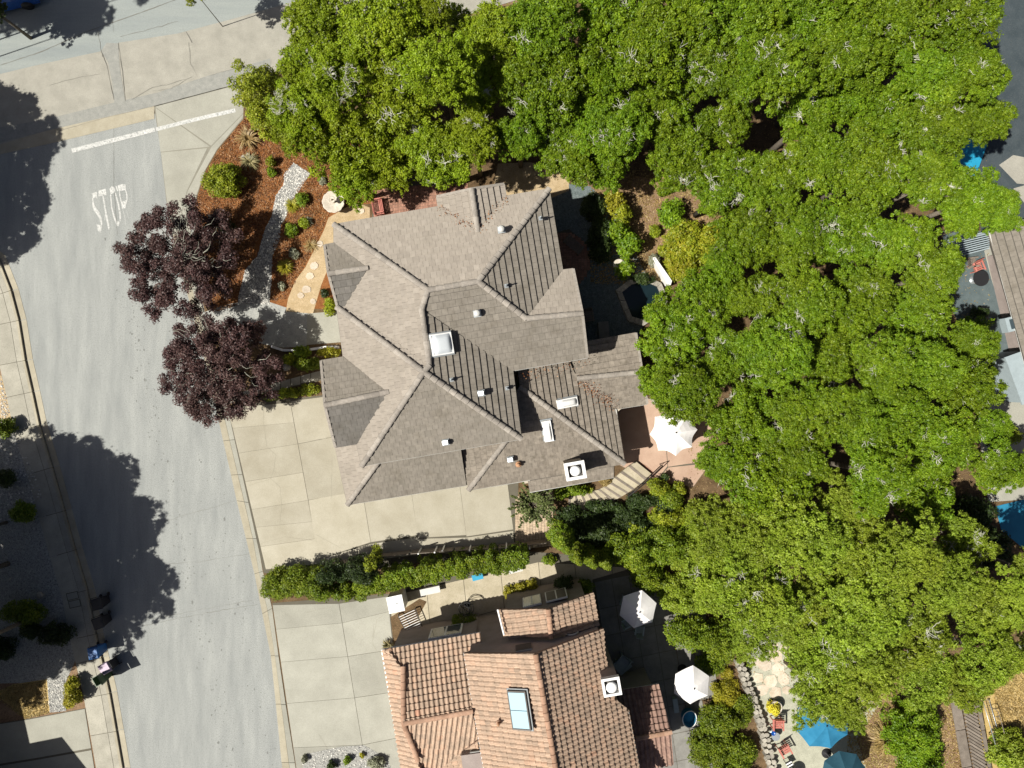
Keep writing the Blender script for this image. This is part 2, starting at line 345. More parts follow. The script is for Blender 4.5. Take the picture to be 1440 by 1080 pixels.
def make_crowns():
    for k in range(9):
        lb, big = clump_crown(2.4, 1.9, 30 + (k % 3) * 5, .56 + (k % 2) * .06, 15, .19, 100 + k, .36)
        V, t = leaf_cloud(lb, 82, .066, up=.22, inner=.34, fuzz=.34)
        CROWN[('oak', k)] = (quad_mesh('oak_crown', V, t), big)
    for k in range(6):
        lb, big = clump_crown(2.4, 1.8, 46, .44, 10, .17, 500 + k, .30)
        V, t = leaf_cloud(lb, 66, .062, up=.26, inner=.36, fuzz=.42)
        CROWN[('bay', k)] = (quad_mesh('bay_crown', V, t), big)
make_crowns()
TRUNKS = {}
def trunk_mesh(kind_, k, lobes, base, top):
    """tapered trunk with limbs that reach the lobes; local z=0 is the crown's base plane"""
    mb = MB(); r = random.Random(k)
    fork = Vector((r.uniform(-.2, .2), r.uniform(-.2, .2), -.9))
    mb.tube([(0, 0, base), (fork.x * .5, fork.y * .5, (base + fork.z) * .5), fork], [.26, .2, .17], 8)
    ls = sorted(lobes, key=lambda q: r.random())[:16]
    for (x, y, z, rr) in ls:
        e = Vector((x * .95, y * .95, z - .1)); m1 = fork.lerp(e, .45) + Vector((r.uniform(-.25, .25), r.uniform(-.25, .25), -.15))
        m2 = fork.lerp(e, .75) + Vector((r.uniform(-.2, .2), r.uniform(-.2, .2), .05))
        mb.tube([fork, m1, m2, e], [.10, .07, .045, .015], 5)
    return mb.mesh('trunk')
def twig_mesh(seed, R=2.0, n=7, hz=1.9, w=.019):
    r = random.Random(seed); mb = MB()
    for i in range(n):
        a = r.uniform(0, 6.28); q = math.sqrt(r.random()) * R; z = hz * math.sqrt(max(0, 1 - (q / (R + .35)) ** 2)) + .42
        c = Vector((q * math.cos(a), q * math.sin(a), z))
        for b in range(r.randint(5, 11)):
            th = r.uniform(0, 6.28); ln = r.uniform(.25, .62); p = c + Vector((r.uniform(-.1, .1), r.uniform(-.1, .1), -.25)); pts = [p]
            for s in range(4):
                th += r.uniform(-.75, .75); p = p + Vector((math.cos(th) * ln / 4, math.sin(th) * ln / 4, r.uniform(-.01, .09) + (.06 if s == 0 else 0))); pts.append(p)
            mb.tube(pts, [w * 1.25, w, w * .8, w * .55, w * .3], 4, smooth=False)
            if r.random() < .6:
                p0 = pts[2]; t2 = th + r.choice((-1, 1)) * .9
                mb.tube([p0, p0 + Vector((math.cos(t2), math.sin(t2), .25)) * .12, p0 + Vector((math.cos(t2 + .4), math.sin(t2 + .4), .2)) * .24], [w * .8, w * .6, w * .3], 4, smooth=False)
    return mb.mesh('lichen_branches')
TWIG = [twig_mesh(40 + i, n=(3, 6, 9, 4, 13, 7)[i]) for i in range(6)]
for m_ in TWIG: m_.materials.append(M['lichen'])
WIDE = {}
def tree(px, py, rpx, ztop, kind_='oak', mat='oak', label='', name='oak_tree', cat='tree', group=None, twigs=True, world=None, rworld=None, sq=1.0):
    zmid = ztop - 1.3
    w = P(px, py, zmid) if world is None else world
    R = rpx * (H - zmid) / 960 if rworld is None else rworld
    s = R / 2.4; nv = 9 if kind_ == 'oak' else 6
    k = random.randrange(nv); me, lb = CROWN[(kind_, k)]
    key = (kind_, k, mat)
    if key not in WIDE:
        m2 = me.copy(); m2.materials.append(LEAF[mat]); WIDE[key] = m2
    zb = max(.9, ztop - 2.0 * min(s, 1.35) * sq)
    t = thing(name, label, cat, (w.x, w.y, .0), random.uniform(0, 6.28), group)
    sc = Matrix.Diagonal((s, s, min(s, 1.35) * sq, 1))
    obj('crown', WIDE[key], None, t, mw=Matrix.Translation((0, 0, zb)) @ sc)
    base = -zb / (min(s, 1.35) * sq)
    kk = (kind_, k, round(base, 1))
    if kk not in TRUNKS: TRUNKS[kk] = trunk_mesh(kind_, k, lb, base, 0); TRUNKS[kk].materials.append(M['bark'])
    obj('trunk', TRUNKS[kk], None, t, mw=Matrix.Translation((0, 0, zb)) @ sc)
    if twigs: obj('lichen_branches', random.choice(TWIG), None, t, mw=Matrix.Translation((0, 0, zb)) @ sc @ Matrix.Rotation(random.uniform(0, 6), 4, 'Z'))['kind'] = 'stuff'
    return t
def shrub(px, py, rpx, h, mat, label, name='shrub', cat='shrub', leaf=.05, dens=1.0, group=None, z0=.12, ry=None, rz=0.0, box=False, lr=None):
    """mound of leaves; rpx half-width in px (ry other half-width)"""
    zt = z0 + h * .6; w = P(px, py, zt); k = (H - zt) / 960
    R = rpx * k; Ry = (ry * k) if ry else R
    t = thing(name, label, cat, (w.x, w.y, z0), rz, group)
    lr = lr or min(.30, .42 * min(R, Ry))
    area = PI * R * Ry
    nl = int(max(7, area / (lr * lr * 1.1)))
    out = []; r = np.random.default_rng(int(px * 7 + py))
    if name == 'cypress':
        nl = 46
        for i in range(nl):
            u = (i / nl) ** .8; a = i * 2.4; q = 1 - u * .93; out.append((math.cos(a) * (R - lr * .5) * q, math.sin(a) * (Ry - lr * .5) * q, .2 + u * (h - .2), lr * (.45 + .55 * q)))
    elif box:
        for i in range(nl): out.append((r.uniform(-1, 1) * max(.01, R - lr * .8), r.uniform(-1, 1) * max(.01, Ry - lr * .8), h - lr * .8 + r.normal() * .05, lr * (.8 + .4 * r.random())))
        for i in range(int(nl * .8)): 
            e = r.random(); sgn = r.choice([-1, 1])
            if e < R / (R + Ry): out.append((r.uniform(-1, 1) * max(.01, R - lr), sgn * max(.01, Ry - lr), r.uniform(.15, .8) * h, lr))
            else: out.append((sgn * max(.01, R - lr), r.uniform(-1, 1) * max(.01, Ry - lr), r.uniform(.15, .8) * h, lr))
    else:
        for x, y, z, q in crown_lobes(1, 1, nl, lr, int(px * 3 + py), edge=.16):
            out.append((x * max(.02, R - lr * .7), y * max(.02, Ry - lr * .7), max(lr * .4, z * max(.03, h - lr * .8)), q))
        for x, y, z, q in crown_lobes(1, 1, max(6, nl // 2), lr, int(px * 5 + py), edge=.1):
            out.append((x * max(.02, R - lr) * .95, y * max(.02, Ry - lr) * .95, max(lr * .3, z * h * .45), q))
    per = max(14, dens * 4 * PI * lr * lr / (leaf * leaf * 1.1) * .42)
    V, tt = leaf_cloud(out, per, leaf)
    o = obj('foliage', quad_mesh('foliage', V, tt), LEAF[mat], t)
    mb = MB()
    for i in range(4):
        a = i * 1.6; mb.tube([(0, 0, 0), (math.cos(a) * R * .25, math.sin(a) * Ry * .25, h * .35), (math.cos(a) * R * .5, math.sin(a) * Ry * .5, h * .6)], [.03, .022, .01], 5)
    mb.build('stem', M['bark'], t)
    return t
def blades(px, py, rpx, h, mat, label, n=60, width=.03, name='grass_clump', cat='plant', z0=.13, group=None, droop=.8):
    w = P(px, py, z0); R = rpx * H / 960
    t = thing(name, label, cat, (w.x, w.y, z0), 0, group)
    r = np.random.default_rng(int(px + 13 * py)); Q = []; T = []
    for i in range(n):
        a = r.uniform(0, 2 * PI); L_ = R * r.uniform(.45, 1.0); hh = h * r.uniform(.6, 1.1); wd = width * r.uniform(.6, 1.2)
        dr = np.array([math.cos(a), math.sin(a), 0]); sd = np.array([-math.sin(a), math.cos(a), 0]) * wd / 2
        def pt(u): return dr * L_ * u ** 1.0 + np.array([0, 0, hh * (u * 1.9 - u * u * (1.1 + droop * .55))])
        us = (0.03, .35, .7, 1.0); ws = (1, 1, .75, .08); tn = r.uniform(0, 1)
        for j in range(3):
            a0, a1 = pt(us[j]), pt(us[j + 1])
            Q.append([a0 - sd * ws[j], a0 + sd * ws[j], a1 + sd * ws[j + 1], a1 - sd * ws[j + 1]]); T.append(tn)
    o = obj('leaves', quad_mesh('leaves', np.array(Q), np.array(T)), LEAF[mat], t)
    return t

# ------------------------------------------------------------------ ground sheets
def pxy(pts, z=0): return [P(x, y, z) for x, y in pts]
def sheet(name, pts, z, mat, label=None, parent=None, k='structure', th=None):
    mb = MB(); w = pxy(pts, z)
    if th: mb.prism([(p.x, p.y) for p in w], z - th, z)
    else: mb.add(w, [tuple(range(len(w)))])
    o = mb.build(name, mat, parent)
    me = o.data
    if not th and me.polygons[0].normal.z < 0: me.flip_normals()
    if k and parent is None: o['kind'] = k
    if label: o['label'] = label
    return o
def ribbon(pts, w, z, mb, tint=.5):
    ws = w if isinstance(w, (list, tuple)) else [w] * len(pts)
    P2 = [P(x, y, z) for x, y in pts]; vs = []
    for i, p in enumerate(P2):
        d = (P2[min(i + 1, len(P2) - 1)] - P2[max(i - 1, 0)]); d.z = 0; d.normalize(); n = Vector((-d.y, d.x, 0))
        vs += [p + n * ws[i] / 2, p - n * ws[i] / 2]
    mb.add(vs, [(2 * i, 2 * i + 1, 2 * i + 3, 2 * i + 2) for i in range(len(P2) - 1)], tint)
mb = MB(); mb.add([(-400, -400, -.02), (400, -400, -.02), (400, 400, -.02), (-400, 400, -.02)], [(0, 1, 2, 3)])
ground = mb.build('ground', M['soil']); kind(ground, 'structure', 'brown earth under the gardens and woodland')

LK = [(-420, 120), (-200, 240), (-80, 300), (0, 365), (17, 409), (28, 451), (37, 507), (47, 551), (57, 598), (75, 657), (92, 718), (107, 773), (124, 829), (136, 891), (144, 924), (155.5, 974), (174, 1080), (200, 1220), (235, 1400)]
RG = [(218, 150), (225, 205), (236, 300), (272, 445), (305, 579), (322, 657), (333, 704), (358, 807), (369, 863), (381, 922), (396, 1072), (410, 1160), (450, 1400)]
RK = [(342, 167), (305, 211), (289, 239), (278, 272), (271, 300), (278, 390), (296, 480), (321, 576), (353, 707), (369, 801), (382, 850), (392, 922), (415, 1072), (430, 1160), (470, 1400)]
sheet('street', [(-420, 60), (0, 205), (83, 196), (217, 160), (345, 118), (345, 165)] + RK[1:] + LK[::-1], .0, M['asphalt'], 'grey asphalt side street running up to the junction')
crossS = sheet('road', [(-700, 260), (-300, 262), (0, 213), (69, 190), (217, 155), (333, 120), (520, 62), (760, -10), (1100, -130), (1100, -400), (-700, -400)], .004, M['asphalt_tan'], 'bleached cross road with darker old lane')
sheet('old_asphalt_lane', [(-700, 290), (0, 104), (50, 92), (142, 72), (167, 60), (250, 47), (333, 25), (400, 6), (600, -60), (600, -400), (-700, -400)], .008, M['asphalt_blue'], 'blue grey older asphalt lane of the cross road')
sheet('asphalt_patch', [(142, 71), (152, 88), (158, 118), (161, 146), (176, 142), (172, 118), (168, 90), (166, 61), (150, 60)], .012, M['asphalt_patch'], 'darker trench patch across the cross road')
sheet('asphalt_patch', [(-60, 190), (67, 167), (161, 144), (222, 130), (294, 106), (333, 96), (380, 82), (380, 104), (333, 119), (217, 150), (69, 183), (-60, 216)], .010, M['asphalt_patch'], 'darker asphalt strip beside the concrete cross gutter')
gut = sheet('gutter', [(-120, 232), (-60, 219), (0, 203), (69, 183), (217, 149), (217, 167), (83, 199), (0, 217), (-60, 236), (-120, 250)], .014, M['gutter'], 'pale concrete cross gutter between street and cross road')
# concrete corner apron pieces
apron = sheet('corner_apron', [(216.5, 149), (345, 115), (348, 165)] + RK[1:5] + [(262, 330), (240, 330), (236, 300), (225, 205)], .010, M['joint_pale'], 'pale concrete corner apron with scored joints')
for pc in ([(218, 150), (344, 117), (343, 158), (297, 205), (222, 153)], [(218.8, 151.6), (225.8, 213.6), (295, 206.2)], [(226.3, 214.4), (291.5, 208.2), (263, 268), (255, 300), (252, 330), (243, 330), (237, 300)],
           [(343.2, 159), (341, 166), (305, 210), (289, 238), (277, 272), (270, 300), (268, 330), (254, 330), (256, 299), (264, 268.5), (297.5, 206.3)]):
    sheet('slab', pc, .016, M['concrete_pale'], None, apron)
# lines: stop bar, letters, cracks
street = bpy.data.objects['street']
mb = MB(); ribbon([(101, 212), (160, 197), (218, 182)], .26, .022, mb); mb.build('stop_bar', M['paint'], street)
mb = MB(); ribbon([(219, 182), (262, 171), (300, 162), (331, 155)], .22, .022, mb); mb.build('stop_bar', M['paint'], street)
def L9(pts): return [(100 + x / 9, 230 + y / 9) for x, y in pts]
def letter(nm, blobs, strokes):
    mb = MB()
    for b_ in blobs: mb.add([P(x, y, .008) for x, y in L9(b_)], [tuple(range(len(b_)))])
    for st, w in strokes: ribbon(L9(st), [q / 9 / 24 for q in w] if isinstance(w, list) else w / 9 / 24, .006, mb)
    o = mb.build('letter', M['paint'], street); o['label'] = nm
letter('worn white letter S', [[(262, 375), (325, 358), (335, 448), (300, 425), (268, 452)], [(320, 768), (352, 775), (396, 787), (376, 874), (338, 850)]], [([(272, 445), (282, 530), (308, 585), (350, 645), (374, 700), (388, 778)], [16, 26, 44, 40, 28, 16])])
letter('worn white letter T', [[(348, 342), (438, 318), (452, 395), (400, 408), (345, 415)]], [([(404, 412), (430, 560), (455, 700), (482, 832)], [20, 18, 24, 22]), ([(432, 640), (428, 720)], 9)])
letter('worn white letter O', [[(485, 322), (512, 288), (545, 296), (566, 362), (500, 388)], [(552, 722), (590, 735), (626, 706), (602, 798)]], [([(500, 392), (515, 560), (545, 680), (592, 786)], [15, 16, 22, 26]), ([(560, 372), (600, 520), (620, 640), (620, 730)], [14, 22, 20, 16])])
letter('worn white letter P', [[(588, 276), (640, 262), (688, 264), (694, 335), (604, 350)], [(632, 488), (712, 458), (688, 562), (642, 574)]], [([(690, 335), (706, 400), (708, 465)], 15), ([(612, 352), (620, 420), (638, 492)], [12, 14, 16]), ([(570, 284), (590, 350)], 16)])
mb = MB(); ribbon(L9([(700, 262), (740, 300), (762, 380), (770, 480), (740, 550)]), .016, .006, mb); ribbon(L9([(655, 580), (684, 700), (688, 772)]), .045, .006, mb); ribbon(L9([(700, 590), (730, 700)]), .03, .006, mb)
o = mb.build('letter', M['paint_faint'], street); o['label'] = 'faint outline of an older letter P'
mb = MB()
def crack(pts, w=.02, z=.02, jit=1.2):
    out = []
    for i in range(len(pts) - 1):
        n = max(1, int(math.hypot(pts[i + 1][0] - pts[i][0], pts[i + 1][1] - pts[i][1]) / 6))
        for j in range(n):
            u = j / n; out.append((pts[i][0] * (1 - u) + pts[i + 1][0] * u + random.uniform(-jit, jit) * .6, pts[i][1] * (1 - u) + pts[i + 1][1] * u + random.uniform(-jit, jit) * .6))
    out.append(pts[-1]); ribbon(out, [w * random.uniform(.3, 1.0) for _ in out], z, mb)
crack([(0, 92), (60, 72), (120, 45), (180, 24), (246, 0)], .05, .02, .5)
crack([(170, 52), (215, 40), (250, 30)], .03); crack([(142, 71), (150, 92), (160, 140)], .035, .024, .5); crack([(166, 60), (172, 100), (176, 142)], .035, .024, .5)
crack([(70, 120), (95, 112), (140, 104)]); crack([(185, 140), (215, 122), (240, 118), (270, 108)], .025); crack([(215, 128), (240, 125), (262, 112)], .02)
crack([(137, 40), (144, 80)], .025); crack([(157, 10), (160, 45)], .02); crack([(266, 60), (268, 90), (278, 108)]); crack([(262, 44), (270, 60)], .05)
crack([(83, 184), (150, 165), (217, 149), (333, 118)], .025, .022, .3); crack([(294, 106), (333, 96)], .02)
crack([(231, 733), (290, 716), (330, 704)], .02, .008); crack([(235, 793), (280, 790), (356, 778)], .015, .008); crack([(200, 880), (290, 862), (362, 850)], .02, .008); crack([(205, 872), (290, 856), (364, 842)], .015, .008)
crack([(160, 150), (160, 260), (165, 330)], .02, .008, .4)
o = mb.build('crack', M['crack'], street); o['kind'] = 'stuff'

# kerbs and gutters, one segment per casting
def offset_line(line, d):
    out = []
    for i, p in enumerate(line):
        a = line[max(i - 1, 0)]; b = line[min(i + 1, len(line) - 1)]; dx, dy = b[0] - a[0], b[1] - a[1]; l = math.hypot(dx, dy)
        out.append((p[0] - dy / l * d, p[1] + dx / l * d))
    return out
def resample(line, step):
    out = [line[0]]; acc = 0
    for i in range(len(line) - 1):
        a, b = line[i], line[i + 1]; l = math.hypot(b[0] - a[0], b[1] - a[1]); n = max(1, round(l / step))
        for j in range(1, n + 1): out.append((a[0] + (b[0] - a[0]) * j / n, a[1] + (b[1] - a[1]) * j / n))
    return out
def strip(name, A, B, z, th, mat, parent, gap=.35, tint=True):
    for i in range(len(A) - 1):
        def lp(p, q, u): return (p[0] * (1 - u) + q[0] * u, p[1] * (1 - u) + q[1] * u)
        L_ = math.hypot(A[i + 1][0] - A[i][0], A[i + 1][1] - A[i][1]); g = gap / L_
        pts = [lp(A[i], A[i + 1], g), lp(A[i], A[i + 1], 1 - g), lp(B[i], B[i + 1], 1 - g), lp(B[i], B[i + 1], g)]
        m2 = MB(); m2.prism([tuple(P(*p)[:2]) for p in pts], z - th, z, random.random()); m2.build(name, mat, parent)
LKs = resample(LK[2:-1], 62)
kl = sheet('kerb', LKs + offset_line(LKs, -1)[::-1], .004, M['joint'], 'concrete kerb and gutter along the left side of the street')
strip('kerb_segment', LKs, offset_line(LKs, 3.2), .13, .15, M['gutter'], kl)
strip('gutter_segment', offset_line(LKs, -.6), offset_line(LKs, -9.5), .012, .02, M['gutter'], kl)
RGs = [(305, 579), (314, 620), (325, 668), (333, 704), (346, 757), (358, 807), (369, 863), (381, 922), (388, 990), (396, 1072), (408, 1150), (430, 1250)]
RKs = [(321, 576), (331, 618), (343, 667), (353, 707), (364, 757), (370, 803), (383, 855), (392, 922), (402, 990), (415, 1072), (427, 1150), (450, 1250)]
RGt = [(236, 300), (248, 350), (260, 400), (272, 445), (284, 490), (296, 540), (305, 579)]
RKt = [(256, 300), (266, 350), (277, 400), (288, 445), (300, 490), (311, 535), (321, 576)]
kr = sheet('kerb', RGt + RGs[1:] + (RKt + RKs[1:])[::-1], .004, M['joint'], 'concrete kerb and gutter along the right side of the street')
def mid(A, B, u): return [(a[0] * (1 - u) + b[0] * u, a[1] * (1 - u) + b[1] * u) for a, b in zip(A, B)]
strip('gutter_segment', RGt + RGs[1:], mid(RGt + RGs[1:], RKt + RKs[1:], .52), .014, .02, M['gutter'], kr)
strip('kerb_segment', mid(RGt + RGs[1:], RKt + RKs[1:], .56), RKt + RKs[1:], .05, .06, M['concrete_pale'], kr)

# raised plots
LKo = offset_line(LK[1:], 3.4)
sheet('yard', LKo + [(-800, 1400), (-800, 100)], .10, M['soil'], 'garden plots left of the street', th=.14)
sheet('garden', RK[:-1] + [(470, 1400), (1900, 1400), (1900, -160), (1000, -75), (700, 12), (343, 118)], .10, M['litter'], 'earth and leaf litter under the woodland', th=.14)

# ---- left side: sidewalk, planting
swA = [(-6, 365)] + [p for p in LKo[3:]]
def leftwalk():
    A = resample(offset_line(LK[3:-1], 3.4), 62); B = offset_line(A, 33)
    base = sheet('sidewalk', A + B[::-1], .104, M['joint'], 'concrete sidewalk left of the street')
    strip('slab', A, offset_line(A, 8), .118, .02, M['walk'], base)
    strip('slab', offset_line(A, 8.5), B, .118, .02, M['walk'], base)
leftwalk()
sheet('gravel_yard', [(-500, 600), (20, 590), (40, 640), (75, 760), (100, 860), (112, 915), (92, 960), (60, 960), (-500, 970)], .106, M['gravel'], 'grey gravel front yard left of the sidewalk')
sheet('dry_lawn', [(20, 962), (66, 955), (70, 1002), (38, 1010), (-10, 975)], .110, M['drygrass'], 'dry yellow grass beside the pebble strip at bottom left')
sheet('pebble_strip', [(66, 955), (90, 948), (93, 1000), (70, 1002)], .112, M['gravel'], 'strip of pale pebbles beside the yellow green bushes')
dl = sheet('driveway', [(-400, 1080), (38, 1011), (120, 996), (132, 1080), (150, 1250), (-400, 1250)], .112, M['joint'], 'pale concrete driveway at the bottom left corner')
sheet('slab', [(-120, 1037), (40, 1012), (119, 997), (128, 1052), (50, 1066), (-100, 1090)], .122, M['concrete_pale'], None, dl)
sheet('slab', [(-100, 1093), (50, 1069), (128.5, 1055), (134, 1090), (148, 1240), (-90, 1240)], .122, M['concrete_pale'], None, dl)
def scatter_stones(name, poly, n, s, z, label, mat='stone', zs=.5):
    """loose stones in a px polygon"""
    xs = [p[0] for p in poly]; ys = [p[1] for p in poly]
    def inside(x, y):
        c = False; j = len(poly) - 1
        for i in range(len(poly)):
            if (poly[i][1] > y) != (poly[j][1] > y) and x < (poly[j][0] - poly[i][0]) * (y - poly[i][1]) / (poly[j][1] - poly[i][1]) + poly[i][0]: c = not c
            j = i
        return c
    mb = MB(); k = 0; tries = 0
    while k < n and tries < n * 8:
        tries += 1
        x = random.uniform(min(xs), max(xs)); y = random.uniform(min(ys), max(ys))
        if not inside(x, y): continue
        c = P(x, y, z); r = s * random.uniform(.5, 1.4); a0 = random.uniform(0, 6)
        vs = [c + Vector((math.cos(a0 + q * PI / 3) * r * random.uniform(.8, 1.2), math.sin(a0 + q * PI / 3) * r * random.uniform(.6, 1), 0)) for q in range(6)]
        tp = [c + (v - c) * .62 + Vector((0, 0, r * zs)) for v in vs]
        mb.add(vs + tp, [(q, (q + 1) % 6, 6 + (q + 1) % 6, 6 + q) for q in range(6)] + [(6, 7, 8, 9, 10, 11)], random.random()); k += 1
    o = mb.build(name, M[mat]); kind(o, 'stuff', label); return o
scatter_stones('pebbles', [(66, 956), (90, 949), (93, 1000), (70, 1002)], 420, .045, .112, 'pale pebbles beside the yellow green bushes')
scatter_stones('pebbles', [(0, 590), (20, 592), (38, 640), (60, 700), (40, 720), (0, 740)], 420, .05, .106, 'grey stones in the shaded gravel front yard')
sheet('gravel_verge', [(-100, 520), (2, 528), (14, 575), (22, 592), (-100, 600)], .112, M['granite'], 'tan gravel verge at the left edge')
scatter_stones('pebbles', [(0, 530), (4, 540), (14, 580), (2, 592)], 160, .04, .112, 'tan stones at the left edge beside the sidewalk')
# two meter covers in the sidewalk
for (x, y) in ((102, 838), (105, 849)):
    w = P(x, y, .124); t = thing('meter_cover', 'pale rectangular meter cover, %s of the two in the shaded sidewalk' % ('upper' if y < 845 else 'lower'), 'cover', w, math.radians(13), 'meter covers in the sidewalk')
    MB().box((0, 0, .005), (.62, .36, .012)).build('lid', M['concrete_pale'], t)
    MB().box((0, 0, .001), (.70, .44, .008)).build('frame', M['joint'], t)

# ---- front garden of the grey roofed house
sheet('mulch_bed', [(344, 166), (307, 211), (290, 241), (279, 273), (272, 302), (276, 350), (284, 400), (300, 442), (345, 436), (404, 432), (475, 436), (475, 290), (540, 285), (540, 200), (400, 150)], .106, M['mulch'], 'red brown bark mulch bed in the front garden')
CREEK = [(413, 229), (400, 244), (399, 260), (388, 275), (384, 293), (382, 304), (373, 322), (362, 360), (345, 380), (337, 410), (334, 426), (379, 428), (382, 388), (383, 360), (393, 338), (395, 315), (402, 307), (409, 284), (418, 273), (424, 262), (437, 244)]
sheet('dry_creek', CREEK, .112, M['gravel'], 'winding dry creek bed of grey gravel')
scatter_stones('gravel', CREEK, 3200, .045, .114, 'grey and white river stones filling the dry creek')
sheet('granite_path', [(520, 292), (505, 286), (488, 291), (462, 306), (455, 325), (445, 345), (430, 375), (415, 395), (405, 420), (402, 438), (440, 441), (452, 400), (462, 376), (475, 341), (475, 317), (520, 308)], .110, M['granite'], 'tan decomposed granite path')
for i, (x, y, r) in enumerate(((442, 374, 6), (436, 388, 6), (431, 407, 6.5), (423, 416, 5), (450, 343, 5), (508, 297, 5), (440, 424, 4.5))):
    w = P(x, y, .11); mb = MB(); a0 = random.uniform(0, 6)
    mb.prism([(math.cos(a0 + q * .9) * r / 24 * random.uniform(.8, 1.1), math.sin(a0 + q * .9) * r / 24 * random.uniform(.75, 1.05)) for q in range(7)], 0, .035, random.random())
    nm = ['topmost of four in the middle of', 'second from the top on', 'third from the top on', 'lowest pale one on', 'one beside the upper roof corner on', 'one behind the fountain on', 'last one before the entry slab on'][i]
    tag(mb.build('stepping_stone', M['flag'], None, w), 'flat stepping stone, ' + nm + ' the tan granite path', 'stone', 'stepping stones on the granite path')
sheet('front_walk', [(318, 428), (345, 424), (380, 425), (404, 433), (433, 440), (431, 487), (398, 489), (360, 482), (296, 470), (284, 440)], .108, M['aggregate'], 'exposed aggregate front walk under the lower plum tree')
ent = sheet('entry_slab', [(432, 441), (480, 437), (482, 481), (431, 485)], .114, M['concrete_pale'], 'pale square entry slab left of the house')
mb = MB(); ribbon([(384, 486), (400, 491), (420, 491.5), (440, 490), (460, 487), (478, 487)], .13, .2, mb)
mb = MB()
cw = [(384, 486), (400, 491), (420, 491.5), (440, 490), (460, 487), (478, 487)]
w = [P(x, y, .0) for x, y in cw + [(x, y + 3.2) for x, y in cw[::-1]]]; mb.prism([(p.x, p.y) for p in w], .1, .38)
tag(mb.build('garden_wall', M['white']), 'low curved white garden wall below the entry slab', 'wall')
ms = sheet('side_path', [(320, 556), (360, 545), (410, 532), (452, 521), (452, 535), (410, 545), (362, 556), (322, 568)], .112, M['joint'], 'stone side path between planting strips')
for i in range(9):
    x0 = 324 + i * 14.2; y0 = 556 - i * 3.9
    sheet('slab', [(x0, y0), (x0 + 13, y0 - 3.5), (x0 + 13, y0 + 8.0), (x0, y0 + 10.5)], .12, M['walk'], None, ms, th=.01)
# ---- driveway slabs
def driveway(label, base, cells, mat='concrete', extra=()):
    b = sheet('driveway', base, .106, M['joint'], label)
    for c in cells:
        w = [P(x, y) for x, y in c]; cx = sum((p.x for p in w)) / len(w); cyy = sum((p.y for p in w)) / len(w)
        pts = []
        for p in w:
            d = Vector((p.x - cx, p.y - cyy)); l = d.length; pts.append((cx + d.x * (1 - .015 / l), cyy + d.y * (1 - .015 / l)))
        m2 = MB(); m2.prism(pts, .108, .118 + random.uniform(0, .002), random.random()); m2.build('slab', M[mat], b)
    return b
V1 = lambda y: 409 + (y - 564) * .182
K1 = lambda y: 322 + (y - 576) * .235
rows = [(566, 566, 560), (602, 594, 586), (637, 624, 612), (677, 664, 655), (716, 703, 691), (741, 733, 726), (768, 757, 752), (800, 792, 788)]
cells = []
for i in range(len(rows) - 1):
    a, b_ = rows[i], rows[i + 1]
    cells.append([(K1(a[0]) + (0 if i else 0), a[0] + (8 if i == 0 else 0)), (V1(a[1]), a[1]), (V1(b_[1]), b_[1]), (K1(b_[0]), b_[0])])
    
cells += [[(409, 564), (470, 556), (480, 612), (V1(624), 624)], [(V1(624), 624), (480, 612), (510, 690), (V1(703), 703)],
          [(V1(703), 703), (510, 688), (522, 762), (448, 786)], [(510, 688), (577, 678), (588, 752), (522, 762)], [(577, 678), (645, 668), (656, 752), (588, 756)],
          [(645, 668), (712, 664), (722, 744), (656, 754)], [(448, 786), (522, 764), (588, 755), (600, 778), (500, 790), (450, 800)], [(588, 757), (656, 755), (722, 746), (724, 775), (600, 778)]]
DRV = driveway('broad pale concrete driveway in front of the garage', [(320, 574), (366, 565), (452, 556), (520, 560), (660, 640), (730, 650), (726, 780), (600, 790), (450, 812), (371, 806)], cells)
mb = MB()
crack([(372, 562), (370, 592), (375, 628), (388, 640), (385, 660), (381, 673), (394, 685), (396, 712), (394, 736)], .022, .124, .8); crack([(381, 673), (350, 683)], .018, .124, .8); crack([(367, 764), (400, 755), (440, 760)], .015, .124, .5); crack([(467, 640), (466, 700)], .015, .124, .8)
crack([(445, 752), (480, 771)], .015, .124, .3); crack([(425, 620), (450, 618), (470, 612)], .02, .124, 1.5)
o = mb.build('crack', M['crack_pale'], DRV); o['kind'] = 'stuff'
pv = sheet('brick_paving', [(724, 742), (722, 700), (776, 690), (776, 762), (726, 776)], .112, M['joint'], 'tan brick paving beside the small driveway tree')
for i in range(12):
    for j in range(18):
        x = 725 + i * 4.3 + (j % 2) * 2.1; y = 700 + j * 4.1
        if x < 774: pass
mb = MB()
for i in range(13):
    for j in range(32):
        x = 724.5 + i * 4.1; y = 698 + j * 2.35 - i * .5
        if y < 772: mb.prism([tuple(P(*q)[:2]) for q in ((x, y), (x + 3.7, y - .5), (x + 3.9, y + 1.6), (x + .2, y + 2.1))], .11, .122 + random.uniform(0, .006), random.random())
M['brick_tan'] = pmat('tan brick', (.42, .32, .22), (.5, .4, .29), 4, 30, .9, .2, fineamt=.12, tint=.2)
o = mb.build('brick', M['brick_tan'], pv); o['kind'] = 'stuff'
